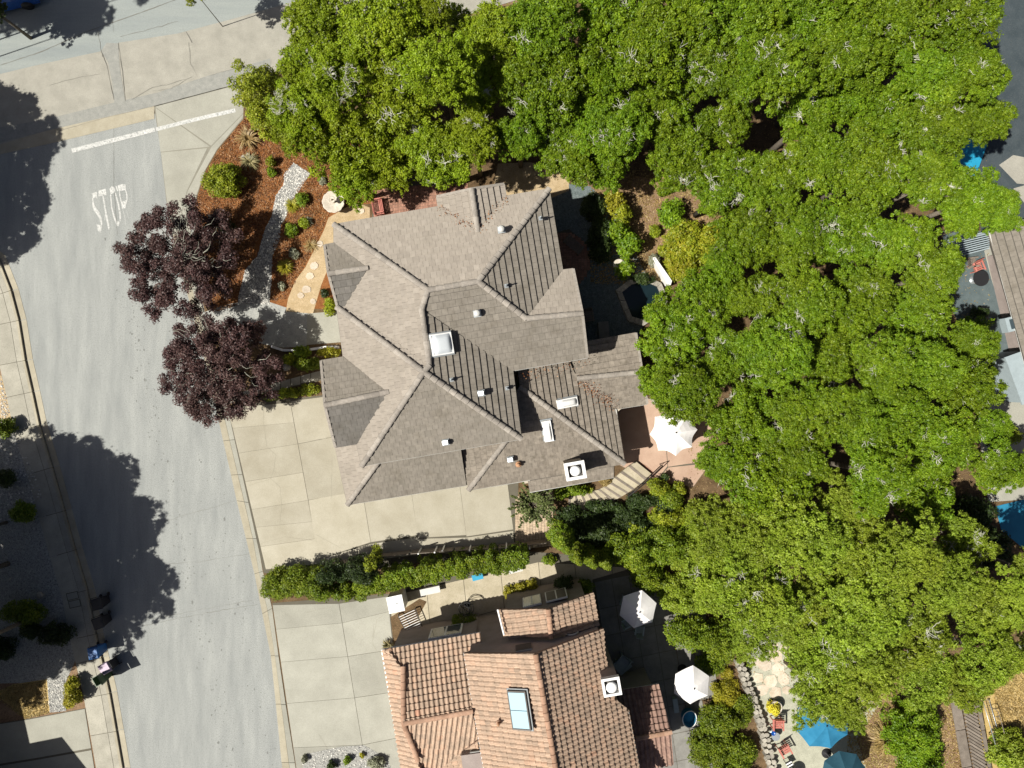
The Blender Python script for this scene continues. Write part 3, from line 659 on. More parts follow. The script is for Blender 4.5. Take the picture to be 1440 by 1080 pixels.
# low retaining wall and dark fence strip along the driveway's lower edge
# ---- neighbour's driveway
cells = []
rws = [(850, 848, 838), (884, 875, 859), (930, 922, 912), (988, 980, 971), (1050, 1046, 1035), (1120, 1115, 1105), (1200, 1195, 1185)]
KN = lambda y: 384 + (y - 850) * .146
VN = lambda y: 478 + (y - 851) * .165
EN = lambda y: 546 + (y - 838) * .10
for a, b_ in zip(rws, rws[1:]):
    cells.append([(KN(a[0]), a[0]), (VN(a[1]), a[1]), (VN(b_[1]), b_[1]), (KN(b_[0]), b_[0])])
    cells.append([(VN(a[1]), a[1]), (EN(a[2]), a[2]), (EN(b_[2]), b_[2]), (VN(b_[1]), b_[1])])
ND = driveway('pale concrete driveway beside the tiled house', [(383, 848), (547, 835), (600, 1230), (440, 1230)], cells, 'concrete_pale')
mb = MB()
crack([(525, 880), (524, 905), (530, 915)], .015, .124, .8); crack([(548, 858), (530, 872), (525, 895)], .015, .124, .5); crack([(448, 1032), (460, 1052)], .012, .124, .4); crack([(430, 862), (470, 852)], .012, .124)
o = mb.build('crack', M['crack_pale'], ND); o['kind'] = 'stuff'
PB = [(424, 1062), (455, 1055), (480, 1050), (512, 1048), (530, 1058), (546, 1070), (556, 1100), (560, 1200), (440, 1200)]
sheet('pebble_bed', PB, .126, M['gravel'], 'pale pebble bed at the foot of the neighbour driveway')
scatter_stones('pebbles', PB, 1900, .045, .128, 'pale river pebbles at the foot of the neighbour driveway')
# ---- side yard of the tiled house
sy = sheet('side_yard', [(548, 836), (640, 800), (740, 775), (800, 780), (900, 800), (1000, 830), (960, 900), (860, 880), (700, 880), (560, 900)], .108, M['joint'], 'tan concrete side yard behind the long hedge')
cellsx = [548, 600, 652, 704, 757, 808, 860, 905]
def yt(x): return 838 - (x - 548) * .23 if x < 757 else 790 + (x - 757) * .06
for i in range(7):
    x0, x1 = cellsx[i], cellsx[i + 1]
    m2 = MB(); m2.prism([tuple(P(*q)[:2]) for q in ((x0 + .4, yt(x0)), (x1 - .4, yt(x1)), (x1 + 5, yt(x1) + 52), (x0 + 6, yt(x0) + 54))], .109, .121, random.random()); m2.build('slab', M['path_tan'], sy)
    m2 = MB(); m2.prism([tuple(P(*q)[:2]) for q in ((x0 + 6, yt(x0) + 55), (x1 + 5, yt(x1) + 53), (x1 + 11, yt(x1) + 110), (x0 + 12, yt(x0) + 110))], .109, .121, random.random()); m2.build('slab', M['path_tan'], sy)
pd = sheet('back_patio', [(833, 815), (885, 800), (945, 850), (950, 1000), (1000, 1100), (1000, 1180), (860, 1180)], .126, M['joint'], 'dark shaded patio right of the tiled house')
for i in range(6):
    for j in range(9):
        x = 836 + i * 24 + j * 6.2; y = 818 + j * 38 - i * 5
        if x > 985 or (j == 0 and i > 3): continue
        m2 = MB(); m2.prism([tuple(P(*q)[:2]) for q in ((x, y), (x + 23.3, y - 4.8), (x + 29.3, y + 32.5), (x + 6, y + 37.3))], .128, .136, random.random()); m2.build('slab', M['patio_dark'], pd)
# ---- back garden of the main house
sheet('slate_yard', [(770, 255), (830, 262), (870, 300), (905, 380), (925, 400), (900, 470), (830, 490), (780, 480)], .112, M['slate'], 'dark slate gravel yard in the shade right of the house')
bp_ = sheet('brick_patio', [(772, 330), (800, 322), (822, 340), (832, 375), (815, 400), (790, 405)], .116, M['joint'], 'dark brick patio against the east wall')
mb = MB()
for i in range(14):
    for j in range(34):
        x = 775 + i * 4.2; y = 328 + j * 2.3
        if (x - 790) ** 2 / 38 ** 2 + (y - 366) ** 2 / 40 ** 2 < 1: mb.prism([tuple(P(*q)[:2]) for q in ((x, y), (x + 3.8, y), (x + 3.8, y + 2), (x, y + 2))], .118, .128, random.random())
o = mb.build('brick', M['brick'], bp_); o['kind'] = 'stuff'
sheet('hillside', [(818, 262), (860, 240), (1010, 270), (1000, 400), (935, 395), (905, 340), (870, 300)], .110, M['soil'], 'bare brown slope behind the back garden')
fb = sheet('front_brick_patio', [(528, 280), (548, 240), (600, 245), (630, 270), (660, 280), (660, 310), (522, 310)], .116, M['joint'], 'red brick patio beside the fountain path')
mb = MB()
for i in range(60):
    for j in range(16):
        x = 526 + i * 2.2; y = 246 + j * 4.4 - i * .36 + 8
        if y > 262 - i * .1: mb.prism([tuple(P(*q)[:2]) for q in ((x, y), (x + 1.9, y - .35), (x + 2.2, y + 3.7), (x + .3, y + 4.05))], .118, .128, random.random())
o = mb.build('brick', M['brick'], fb); o['kind'] = 'stuff'
sheet('tan_gravel', [(700, 230), (745, 228), (800, 240), (800, 268), (772, 280), (690, 290)], .114, M['granite'], 'tan gravel behind the roof peak under the oaks')
# pink patio
pp = sheet('patio', [(845, 560), (1000, 560), (1000, 650), (975, 685), (940, 680), (905, 672), (872, 655), (850, 640)], .112, M['joint'], 'pink stained concrete patio under the white parasol')
for c in ([(846, 561), (930, 561), (938, 655), (925, 672), (905, 671), (872, 654), (850, 639)], [(931, 561), (999, 561), (999, 648), (965, 652), (939, 656)], [(939, 657), (998, 651), (974, 684), (940, 679), (926, 673)]):
    m2 = MB(); m2.prism([tuple(P(*q)[:2]) for q in c], .113, .124, random.random()); m2.build('slab', M['pink'], pp)

# ------------------------------------------------------------------ roofs
def clip(poly, a, b):
    """keep the part of poly left of a->b (2d tuples)"""
    out = []; n = len(poly)
    def sd(p): return (b[0] - a[0]) * (p[1] - a[1]) - (b[1] - a[1]) * (p[0] - a[0])
    for i in range(n):
        p, q = poly[i], poly[(i + 1) % n]; sp, sq = sd(p), sd(q)
        if sp >= 0: out.append(p)
        if (sp > 1e-9 and sq < -1e-9) or (sp < -1e-9 and sq > 1e-9):
            u = sp / (sp - sq); out.append((p[0] + (q[0] - p[0]) * u, p[1] + (q[1] - p[1]) * u))
    return out
def area2(p): return sum(p[i][0] * p[(i + 1) % len(p)][1] - p[(i + 1) % len(p)][0] * p[i][1] for i in range(len(p))) / 2
def clip_tri(poly, tri):
    for i in range(3):
        poly = clip(poly, tri[i], tri[(i + 1) % 3])
        if len(poly) < 3: return []
    return poly
SLOPES = []
def slope(house, pts, eave, style='flat', mat='roof_grey', under='roof_under', w=.30, c=.345, thick=.075, name='roof_slope', th=.12, flip=False):
    """pts: (px, py, z) around the slope, eave: indices of the two ends of its low edge"""
    W = [P(x, y, z) for x, y, z in pts]; n = len(W)
    nr = Vector((0, 0, 0))
    for i in range(n):
        a, b = W[i], W[(i + 1) % n]; nr += Vector(((a.y - b.y) * (a.z + b.z), (a.z - b.z) * (a.x + b.x), (a.x - b.x) * (a.y + b.y)))
    nr.normalize()
    if nr.z < 0: nr = -nr
    cen = sum(W, Vector()) / n
    W = [Vector((p.x, p.y, cen.z - (nr.x * (p.x - cen.x) + nr.y * (p.y - cen.y)) / nr.z)) for p in W]
    A, B = W[eave[0]], W[eave[1]]
    u = (B - A); u.normalize(); v = nr.cross(u)
    if (cen - A).dot(v) < 0: u = -u; v = nr.cross(u)
    O = A.copy()
    mb = MB(); mb.slab([p - Vector((0, 0, .0)) for p in W], th); s = mb.build(name, M[under], house)
    uv = [((p - O).dot(u), (p - O).dot(v)) for p in W]
    if area2(uv) < 0: uv.reverse()
    tris = [[uv[i] for i in t] for t in tessellate_polygon([[Vector((a, b, 0)) for a, b in uv]])]
    tris = [t if area2(t) > 0 else t[::-1] for t in tris]
    tris = [t for t in tris if abs(area2(t)) > 1e-4]
    R = Matrix((u, v, nr)).transposed().to_4x4()
    SL = dict(house=house, slab=s, O=O, R=R, u=u, v=v, n=nr, full=[], part=[], style=style, mat=mat, w=w, c=c, thick=thick)
    u0, u1 = min(a for a, b in uv), max(a for a, b in uv); v0, v1 = min(b for a, b in uv), max(b for a, b in uv)
    nv = int((v1 - v0) / c) + 1; nu = int((u1 - u0) / w) + 2
    for j in range(nv):
        for i in range(-1, nu):
            off = (w * .5 if (style == 'flat' and j % 2) else 0) + (hash((j, 7)) % 5) * .004
            a = u0 + i * w + off; b = v0 + j * c - .02
            g = .007 if style == 'flat' else .004
            rect = [(a + g / 2, b), (a + w - g / 2, b), (a + w - g / 2, b + c - .034), (a + g / 2, b + c - .034)]
            ar = 0; pcs = []
            for t in tris:
                q = clip_tri(rect, t)
                if len(q) >= 3 and abs(area2(q)) > 2e-4: pcs.append((q, t)); ar += abs(area2(q))
            full = (w - g) * (c - .034)
            if ar > full * .985: SL['full'].append((a, b))
            elif pcs:
                SL['part'].append((a, b, [t for _, t in pcs]))
    SLOPES.append(SL); return SL
def tile_geo(SL, polys, a, b, tint, mb, xf):
    """polys: clipped tile outlines in slope coordinates"""
    w, c, tk = SL['w'], SL['c'], SL['thick']
    g = .007 if SL['style'] == 'flat' else .004; L_ = c - .034
    def hh(x, y):
        base = tk * (1 - (y - b) / L_ * .93)
        if SL['style'] == 'flat': return base
        q = (x - a - g / 2) / (w - g)
        if q < .74: return base + .075 * math.sin(PI * max(0, q) / .74) ** .8
        return base + .004
    if SL['style'] == 'flat': cuts = [0, 1]
    else: cuts = [0, .12, .25, .37, .49, .62, .74, 1]
    for k in range(len(cuts) - 1):
        xa, xb = a + g / 2 + cuts[k] * (w - g), a + g / 2 + cuts[k + 1] * (w - g)
        strip_ = [(xa, b), (xb, b), (xb, b + L_), (xa, b + L_)]
        for t in polys:
            q = clip_tri(strip_, t) if t else strip_
            if len(q) < 3: continue
            n = len(q)
            top = [xf((x, y, hh(x + (1e-5 if x <= xa else -1e-5), y))) for x, y in q]; bot = [xf((x, y, 0)) for x, y in q]
            fs = [tuple(range(n))]; sk = []
            for i in range(n):
                p, r = q[i], q[(i + 1) % n]
                internal = SL['style'] != 'flat' and abs(p[0] - r[0]) < 1e-6 and (abs(p[0] - xa) < 1e-6 and k > 0 or abs(p[0] - xb) < 1e-6 and k < len(cuts) - 2)
                upper = abs(p[1] - b - L_) < 1e-6 and abs(r[1] - b - L_) < 1e-6
                if not internal and not upper: sk.append((i, n + i, n + (i + 1) % n, (i + 1) % n))
            mb.add(top + bot, fs + sk, tint)
def tone(): return min(1, max(0, random.gauss(.5, .14)))
def finish_roof(house, budget=300):
    S = [s for s in SLOPES if s['house'] is house]
    cand = []
    for si, s in enumerate(S):
        for a, b in s['full']:
            p = s['O'] + s['u'] * a + s['v'] * b; cand.append((p.z, random.random(), si, a, b, p))
    vis = [q for q in cand if abs(q[5].x) < 30 and abs(q[5].y) < 22]
    vis.sort(key=lambda q: -q[0] + q[1] * .3)
    chosen = set((q[2], q[3], q[4]) for q in vis[:budget])
    for si, s in enumerate(S):
        variants = []
        for k in range(8):
            m_ = MB(); tile_geo(s, [None], 0, 0, (k + .5) / 8, m_, lambda p: p); me = m_.mesh('tile'); me.materials.append(M[s['mat']]); variants.append(me)
        mb = MB()
        def xf(p, s=s): return s['O'] + s['u'] * p[0] + s['v'] * p[1] + s['n'] * p[2]
        for a, b in s['full']:
            tn = tone()
            if (si, a, b) in chosen:
                me = variants[min(7, int(tn * 8))]
                m4 = Matrix.Translation(s['O'] + s['u'] * a + s['v'] * b + s['n'] * random.uniform(0, .004)) @ s['R'] @ Matrix.Rotation(random.gauss(0, .006), 4, 'Z')
                obj('tile', me, None, s['slab'], mw=m4)
            else: tile_geo(s, [None], a, b, tn, mb, xf)
        for a, b, ts in s['part']: tile_geo(s, ts, a, b, tone(), mb, xf)
        if mb.f:
            o = mb.build('tile', M[s['mat']], s['slab']); o['kind'] = 'stuff'
CAPM = {}
def caps(house, A, B, mat='cap', w=.29, h=.125, step=.38, lift=.035):
    a, b = P(*A), P(*B); d = b - a; L_ = d.length; d.normalize()
    if d.z < -.001: a, b = b, a; d = -d
    side = d.cross(Vector((0, 0, 1))).normalized(); up = side.cross(d)
    n = max(1, round(L_ / step)); st = L_ / n
    R = Matrix((d, -side, up)).transposed().to_4x4() if (-side).cross(up).dot(d) > 0 else Matrix((d, side, up)).transposed().to_4x4()
    for i in range(n):
        key = (mat, w, h, round(st, 2), random.randrange(6))
        if key not in CAPM:
            m_ = MB(); vs = []
            for x, k in ((0, 1.08), (st + .05, .86)):
                for q in range(7):
                    t = PI * q / 6; vs.append((x, math.cos(t) * w / 2 * k, math.sin(t) ** .8 * h * k + (.022 if x == 0 else 0)))
            fs = [(q, q + 1, 8 + q, 7 + q) for q in range(6)] + [(0, 6, 5, 4, 3, 2, 1)][:1] + [(7, 8, 9, 10, 11, 12, 13)]
            m_.add(vs, fs, key[4] / 6 + .08); me = m_.mesh('ridge_cap'); me.materials.append(M[mat]); CAPM[key] = me
        obj('ridge_cap', CAPM[key], None, house, mw=Matrix.Translation(a + d * (i * st) + Vector((0, 0, lift + random.uniform(0, .004)))) @ R)
def gutter_run(house, pts, mat='trim', r=.045):
    mb = MB(); W = [P(*p) for p in pts]
    for a, b in zip(W, W[1:]):
        d = (b - a); l = math.hypot(d.x, d.y); nn = Vector((-d.y, d.x, 0)) / max(l, 1e-6)
        mb.tube([a, b], r, 6, smooth=False)
    mb.build('gutter', M[mat], house)
def wallprism(house, pts, z0, z1, mat='stucco_tan', name='wall'):
    """pts (px,py) seen at height z1"""
    W = [P(x, y, z1) for x, y in pts]; mb = MB(); mb.prism([(p.x, p.y) for p in W], z0, z1); return mb.build(name, M[mat], house)
def wall_window(house, a, b, z0, z1, mat='window', parent=None):
    """window in the wall line a->b (world xy), proud of the wall"""
    a = Vector((a[0], a[1], 0)); b = Vector((b[0], b[1], 0)); d = (b - a); L_ = d.length; d.normalize(); c = (a + b) / 2; ang = math.atan2(d.y, d.x)
    f = MB().box((0, 0, 0), (L_, .08, z1 - z0)).build('window', M['white'], house, mw=Matrix.Translation((c.x, c.y, (z0 + z1) / 2)) @ Matrix.Rotation(ang, 4, 'Z'))
    for s in (-1, 1): MB().box((s * L_ * .24, 0, 0), (L_ * .42, .10, (z1 - z0) - .14)).build('pane', M[mat], f)
    return f

# ---- the grey roofed house
E1 = 5.6; KP = 1.22; RZ = E1 + 1.45 * KP
def UZ(z): return E1 + (z - E1) * KP
house1 = thing('house', 'large house with a grey tiled hip and gable roof in the centre of the photo', 'house', (0, 0, 0))
A = (470, 316, E1); B = (772, 266, E1); C = (791, 380, E1); D = (740, 448, UZ(6.38)); E = (672, 396, RZ); F = (806, 378, E1); Hh = (819, 441, UZ(6.38))
G = (826, 503, E1); I = (721, 521, E1); J = (593, 435, UZ(6.88)); K = (602, 408, RZ); L = (604, 514, UZ(6.88)); MM = (596, 523, UZ(6.98)); N1 = (474, 432, E1); N2 = (485, 431, E1)
O1 = (509, 655, E1); PP = (733, 617, E1)
d1a, d1b, d1c, d1d, d1e = (470, 342, E1), (517, 377, UZ(6.13)), (485, 431, E1), (456.6, 344.6, E1), (462, 385, UZ(6.13))
d1f = (475, 432.5, E1)
s2a, s2b, s2c, s2d, s2e, s2f = (483, 502, E1), (546, 551, UZ(6.28)), (502, 624, E1), (451.7, 507, E1), (457, 570, UZ(6.28)), (472, 629, E1)
g1, g2, g3, g4, g5 = (616, 291, E1), (672, 326, UZ(6.12)), (712, 276, E1), (614, 277, E1), (663, 266, UZ(6.12))
g6 = (709, 259, E1)
slope(house1, [A, g1, g2, g3, B, E, K], (0, 4), name='roof_slope')
slope(house1, [g4, g1, g2, g5], (0, 1)); slope(house1, [g5, g2, g3, g6], (2, 3))
slope(house1, [A, K, J, L, N2, d1b, d1a], (0, 4))
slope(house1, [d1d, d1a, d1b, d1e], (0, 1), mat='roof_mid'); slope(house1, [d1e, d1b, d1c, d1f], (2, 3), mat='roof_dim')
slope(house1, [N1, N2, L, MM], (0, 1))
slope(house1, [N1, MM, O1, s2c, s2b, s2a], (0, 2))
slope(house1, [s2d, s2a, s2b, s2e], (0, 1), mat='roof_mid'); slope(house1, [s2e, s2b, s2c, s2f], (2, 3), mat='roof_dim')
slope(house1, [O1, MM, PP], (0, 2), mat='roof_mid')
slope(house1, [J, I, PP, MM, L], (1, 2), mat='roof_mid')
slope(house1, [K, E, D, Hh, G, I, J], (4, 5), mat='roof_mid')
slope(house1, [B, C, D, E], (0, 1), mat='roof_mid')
slope(house1, [C, F, Hh, D], (0, 1))
# lower roofs
EL = 2.95
Q = (489, 709.5, EL)
slope(house1, [(470, 619, EL), Q, (548, 628, 3.9), (530, 575, 3.9)], (0, 1), mat='roof_grey')
slope(house1, [Q, (656, 682, EL), (645, 612, 3.9), (548, 628, 3.9)], (0, 1), mat='roof_mid')
slope(house1, [(659, 689, 3.0), (722, 606, 4.0), (648, 619, 3.2)], (0, 2), mat='roof_worn')
slope(house1, [(659, 689, 3.0), (878, 652, 3.0), (731, 544, 4.75), (715, 560, 4.65), (722, 606, 4.0)], (0, 1), mat='roof_worn')
slope(house1, [(742, 676, 2.96), (745, 691.5, 2.78), (863, 671, 2.78), (863, 655, 2.96)], (1, 2), mat='roof_worn')
slope(house1, [(878, 652, 3.0), (866, 575, 3.0), (811, 532, 3.63), (790, 486, 3.35), (722, 480, 4.75), (731, 544, 4.75)], (0, 1), mat='roof_worn')
slope(house1, [(811, 532, 3.64), (903, 523, 3.64), (910, 568, 3.0), (866, 575, 3.0)], (2, 3), mat='roof_worn')
slope(house1, [(811, 532, 3.64), (770, 490, 3.02), (894, 468, 3.0), (903, 523, 3.64)], (1, 2), mat='roof_worn')
finish_roof(house1, 270)
for a, b in ((A, K), (K, E), (E, B), (E, D), (D, Hh), (K, J), (J, L), (N1, MM), (L, MM), (MM, O1), (MM, PP), (d1e, d1b), (s2e, s2b), (g5, g2),
             (Q, (545, 632, 3.9)), ((659, 689, 3.0), (722, 606, 4.0)), ((731, 544, 4.75), (878, 652, 3.0)), ((811, 532, 3.66), (903, 523, 3.66))):
    caps(house1, a, b)
def dz(p, d=-.07): return (p[0], p[1], p[2] + d)
gutter_run(house1, [dz(p) for p in (A, g1)]); gutter_run(house1, [dz(g3), dz(B)]); gutter_run(house1, [dz(B), dz(C)], 'trim_dark'); gutter_run(house1, [dz(G), dz(I)]); gutter_run(house1, [dz(I), dz(PP)], 'trim_dark')
gutter_run(house1, [dz(O1), dz(PP)]); gutter_run(house1, [dz(A), dz(d1a)], 'trim_dark'); gutter_run(house1, [dz(N1), dz(s2a)], 'trim_dark'); gutter_run(house1, [dz(s2c), dz(O1)], 'trim_dark')
gutter_run(house1, [dz((472, 629, EL)), dz(Q)], 'trim_dark'); gutter_run(house1, [dz(Q), (656, 682, EL - .07)]); gutter_run(house1, [(656, 682, EL - .07), (647, 636, EL)], 'trim_dark')
gutter_run(house1, [(659, 689, 2.93), (745, 675, 2.93)]); gutter_run(house1, [(745, 692, 2.7), (863, 671, 2.7)]); gutter_run(house1, [(863, 671, 2.7), (863, 655, 2.9)], 'trim_dark'); gutter_run(house1, [(878, 652, 2.93), (866, 575, 2.93)], 'trim'); gutter_run(house1, [(866, 575, 2.93), (910, 568, 2.93)])
def rake(house, a, b, mat='cap', w=.13, h=.12):
    mb = MB(); a, b = P(*a), P(*b); d = (b - a).normalized(); s = d.cross(Vector((0, 0, 1))).normalized()
    vs = []
    for p in (a, b):
        for q in (-w / 2, w / 2):
            for z in (-.12, .075): vs.append(p + s * q + Vector((0, 0, z)))
    mb.add(vs, [(0, 1, 3, 2), (4, 6, 7, 5), (0, 4, 5, 1), (2, 3, 7, 6), (1, 5, 7, 3), (0, 2, 6, 4)]); mb.build('barge_board', M[mat], house)
for a, b in ((d1d, d1e), (d1e, d1f), (s2d, s2e), (s2e, s2f), (g4, g5), (g5, g6), (F, Hh), (Hh, G)): rake(house1, a, b)
for a, b in (((903, 523, 3.64), (910, 568, 3.0)), ((903, 523, 3.64), (894, 468, 3.0))): rake(house1, a, b)
# walls under the eaves
UP = [(484, 328), (760, 282), (778, 392), (800, 389), (814, 490), (708, 507), (718, 604), (520, 638), (500, 600), (476, 590), (470, 520), (488, 500), (484, 420), (470, 400), (472, 352), (484, 350)]
wallprism(house1, UP, 2.6, 5.5)
wallprism(house1, [(486, 640), (500, 692), (645, 668), (648, 676), (730, 664), (738, 680), (852, 662), (852, 648), (866, 643), (855, 590), (892, 560), (885, 482), (800, 490), (800, 400), (778, 392), (760, 290), (484, 336), (484, 440), (484, 500), (480, 560)], 0, 2.85)
Wp = [P(x, y, 5.5) for x, y in UP]
for i, (f0, f1) in ((0, (.15, .3)), (0, (.42, .56)), (0, (.68, .82)), (6, (.2, .42)), (6, (.58, .8)), (1, (.3, .7)), (3, (.25, .7)), (9, (.25, .75)), (13, (.3, .9))):
    a, b = Wp[i], Wp[(i + 1) % len(Wp)]; p, q = a.lerp(b, f0), a.lerp(b, f1); wall_window(house1, p, q, 3.6, 4.8)
gw = P(500, 692, 2.85); gw2 = P(645, 668, 2.85)
for f0, f1 in ((.08, .56), (.62, .92)):
    a, b = gw.lerp(gw2, f0), gw.lerp(gw2, f1); d = b - a; c = (a + b) / 2; ang = math.atan2(d.y, d.x)
    g = MB().box((0, 0, 0), (math.hypot(d.x, d.y), .1, 2.2)).build('garage_door', M['white'], house1, mw=Matrix.Translation((c.x, c.y, 1.22)) @ Matrix.Rotation(ang, 4, 'Z'))
    for k in range(4): MB().box((0, -.055, -.8 + k * .54), (math.hypot(d.x, d.y) - .1, .03, .49)).build('panel', M['white'], g)
def on_slope(px, py, z):
    return P(px, py, z)
def fixture_matrix(px, py, z, rz=math.radians(10), pitch=0.0, pdir=0.0):
    ax = Matrix.Rotation(pdir, 4, 'Z') @ Matrix.Rotation(pitch, 4, 'Y') @ Matrix.Rotation(-pdir, 4, 'Z')
    return Matrix.Translation(P(px, py, z)) @ ax @ Matrix.Rotation(rz, 4, 'Z')
def skylight(px, py, z, wx, wy, pitch, pdir, mat, label, panes=1, fr='white', hh=.12, domed=True):
    t = thing('skylight', label, 'skylight', (0, 0, 0)); t.matrix_world = fixture_matrix(px, py, z, math.radians(10), pitch, pdir)
    mb = MB(); f = .06
    for c, d in (((0, wy / 2, hh / 2), (wx + f, f, hh)), ((0, -wy / 2, hh / 2), (wx + f, f, hh)), ((wx / 2, 0, hh / 2), (f, wy - f, hh)), ((-wx / 2, 0, hh / 2), (f, wy - f, hh))): mb.box(c, d)
    mb.build('frame', M[fr], t)
    MB().box((0, 0, -.03), (wx + .2, wy + .2, .04)).build('flashing', M['lead'], t)
    for k in range(panes):
        y = (k - (panes - 1) / 2) * (wy - f) / panes
        m_ = MB(); a, b = wx / 2 - f / 2, (wy - f) / panes / 2 - (.015 if panes > 1 else 0)
        if domed:
            n = 8; vs = []
            for i in range(n + 1):
                for j in range(n + 1):
                    x_, y_ = -1 + 2 * i / n, -1 + 2 * j / n
                    vs.append((x_ * a, y + y_ * b, hh * .85 + .16 * ((1 - x_ ** 4) * (1 - y_ ** 4)) ** .6))
            m_.add(vs, [(i * (n + 1) + j, (i + 1) * (n + 1) + j, (i + 1) * (n + 1) + j + 1, i * (n + 1) + j + 1) for i in range(n) for j in range(n)], smooth=True)
        else: m_.box((0, y, hh - .02), (2 * a, 2 * b, .03))
        m_.build('pane' if not domed else 'dome', M[mat], t)
    return t
PI8 = .34
skylight(620.5, 484, 7.02, .98, .98, PI8, 0, 'dome', 'square white domed skylight near the roof ridge of the grey house', hh=.2)
skylight(797, 566.5, 3.95, 1.12, .42, PI8, 0, 'white', 'wide narrow white skylight on the lower east roof', hh=.12)
skylight(770, 605.5, 3.98, .42, 1.12, PI8, -PI / 2, 'white', 'tall narrow white skylight on the lower south roof', hh=.12)
def vent(px, py, z, kind_, label):
    t = thing('roof_vent', label, 'vent', P(px, py, z), math.radians(10)); t.scale = (.8, .8, .9)
    if kind_ == 'dome':
        MB().box((0, 0, 0), (.46, .42, .04)).build('flashing', M['metal'], t)
        MB().lathe([(.12, 0), (.12, .22)], 12).build('pipe', M['metal'], t)
        MB().lathe([(.2, .2), (.22, .26), (.15, .33), (.02, .36)], 12).build('hood', M['trim'], t)
    elif kind_ == 'pipe':
        MB().box((0, 0, 0), (.24, .24, .02)).build('flashing', M['lead'], t)
        MB().lathe([(.045, 0), (.045, .42)], 10).build('pipe', M['metal'], t); MB().lathe([(.07, .1), (.05, .2)], 10).build('collar', M['metal'], t)
    else:
        MB().box((0, 0, 0), (.46, .4, .03)).build('flashing', M['lead'], t)
        m_ = MB(); m_.add([(-.2, -.16, .02), (.2, -.16, .02), (.2, .16, .02), (-.2, .16, .02), (-.2, -.12, .2), (.14, -.12, .26), (.14, .12, .26), (-.2, .12, .2)], [(4, 5, 6, 7), (0, 1, 5, 4), (1, 2, 6, 5), (2, 3, 7, 6), (3, 0, 4, 7)]); m_.build('hood', M['metal'], t)
    return t
vent(705, 323, 6.72, 'dome', 'small white domed roof vent on the north slope below the gable')
vent(671, 441, 7.0, 'dome', 'larger white domed vent right of the square skylight')
vent(627, 622, 5.98, 'box', 'flat metal roof vent near the south eave above the driveway')
vent(677, 553, 6.5, 'box', 'small square metal vent on the shaded striped slope')
vent(760, 307, 6.25, 'pipe', 'thin metal vent pipe high on the east slope')
vent(712, 402, 7.0, 'pipe', 'metal vent pipe lower on the east slope by the ridge')
vent(635, 534, 6.95, 'pipe', 'thin pipe casting a long shadow just below the domed skylight')
vent(713, 546, 5.98, 'pipe', 'metal pipe at the east eave next to the roof valley')
vent(718, 646, 3.72, 'box', 'small metal vent on the lower south roof')
t = thing('roof_vent', 'rusty orange pipe vent on the lower south roof beside the metal one', 'vent', P(729, 653, 3.6)); MB().lathe([(.09, 0), (.07, .3)], 10).build('pipe', M['pot'], t); MB().lathe([(.17, 0), (.15, .04)], 10).build('flashing', M['pot'], t)
# chimney
def chimney(px, py, ztop, wx, wy, base, label, wallmat, capmat='white', hx=.16, open_=True):
    w = P(px, py, ztop); t = thing('chimney', label, 'chimney', (w.x, w.y, base), math.radians(10))
    h = ztop - base
    MB().box((0, 0, h / 2 - .1), (wx - .12, wy - .12, h - .2)).build('shaft', M[wallmat], t)
    mb = MB(); f = hx
    for c, d in (((0, wy / 2 - f / 2, h - .1), (wx, f, .26)), ((0, -wy / 2 + f / 2, h - .1), (wx, f, .26)), ((wx / 2 - f / 2, 0, h - .1), (f, wy - 2 * f, .26)), ((-wx / 2 + f / 2, 0, h - .1), (f, wy - 2 * f, .26))): mb.box(c, d)
    mb.build('cap_frame', M[capmat], t)
    MB().box((0, 0, h - .19), (wx - 2 * f, wy - 2 * f, .03)).build('chase_cover', M['trim_dark'], t)
    MB().lathe([(.17, h - .18), (.17, h + .02)], 16).build('flue', M['metal'], t)
    MB().lathe([(.24, h + .02), (.28, h + .06), (.2, h + .12), (.03, h + .15)], 20).build('flue_cap', M['white'], t)
    return t
chimney(809, 662, 5.0, 1.05, .92, 2.9, 'white capped chimney near the south eave of the grey house', 'stucco_tan')

# ---- the tiled house
house2 = thing('house', 'terracotta tiled house with mauve walls at the bottom centre', 'house', (0, 0, 0))
T2 = dict(style='barrel', under='terra_dark', w=.25, c=.315, thick=.055, mat='terra')
h_nw, h_a, h_b = (537, 914, 4.2), (548, 912, 4.25), (567, 936, 4.1)
r1, r2 = (567.5, 1017, 5.9), (664, 1000, 5.9)
slope(house2, [(537.5, 914, 4.2), (676, 890, 4.2), (676, 905, 4.45), (655, 918, 4.55), (664, 1000, 5.9), (567.5, 1017, 5.9), (567, 940, 4.75)], (0, 1), **T2)
slope(house2, [(567.5, 1017, 5.9), (664, 1000, 5.9), (672, 1040, 5.3), (615, 1082, 4.55), (592, 1082, 4.7), (588, 1069, 4.95)], (3, 4), **T2)
slope(house2, [(537, 914, 4.2), (549, 912, 4.22), (567, 938, 4.65), (567.5, 1017, 4.9), (588, 1069, 5.15), (598, 1110, 5.2), (572, 1120, 4.2)], (0, 6), **dict(T2, c=.33, w=.25))
slope(house2, [(615, 1082, 4.55), (672, 1040, 5.4), (680, 1090, 4.3), (690, 1130, 4.5), (640, 1130, 3.0)], (4, 0), **T2)
slope(house2, [(653, 918, 5.75), (753, 919, 7.75), (790, 1130, 7.75), (692, 1145, 5.75)], (0, 3), **T2)
slope(house2, [(753, 919, 7.75), (848, 884, 5.75), (850, 918, 5.75), (863, 981, 5.75), (883, 998, 5.45), (908, 1132, 5.45), (790, 1130, 7.75)], (1, 3), **T2)
slope(house2, [(700, 857, 4.90), (771, 856, 5.90), (775, 896, 5.90), (709, 893, 4.90)], (0, 3), **T2)
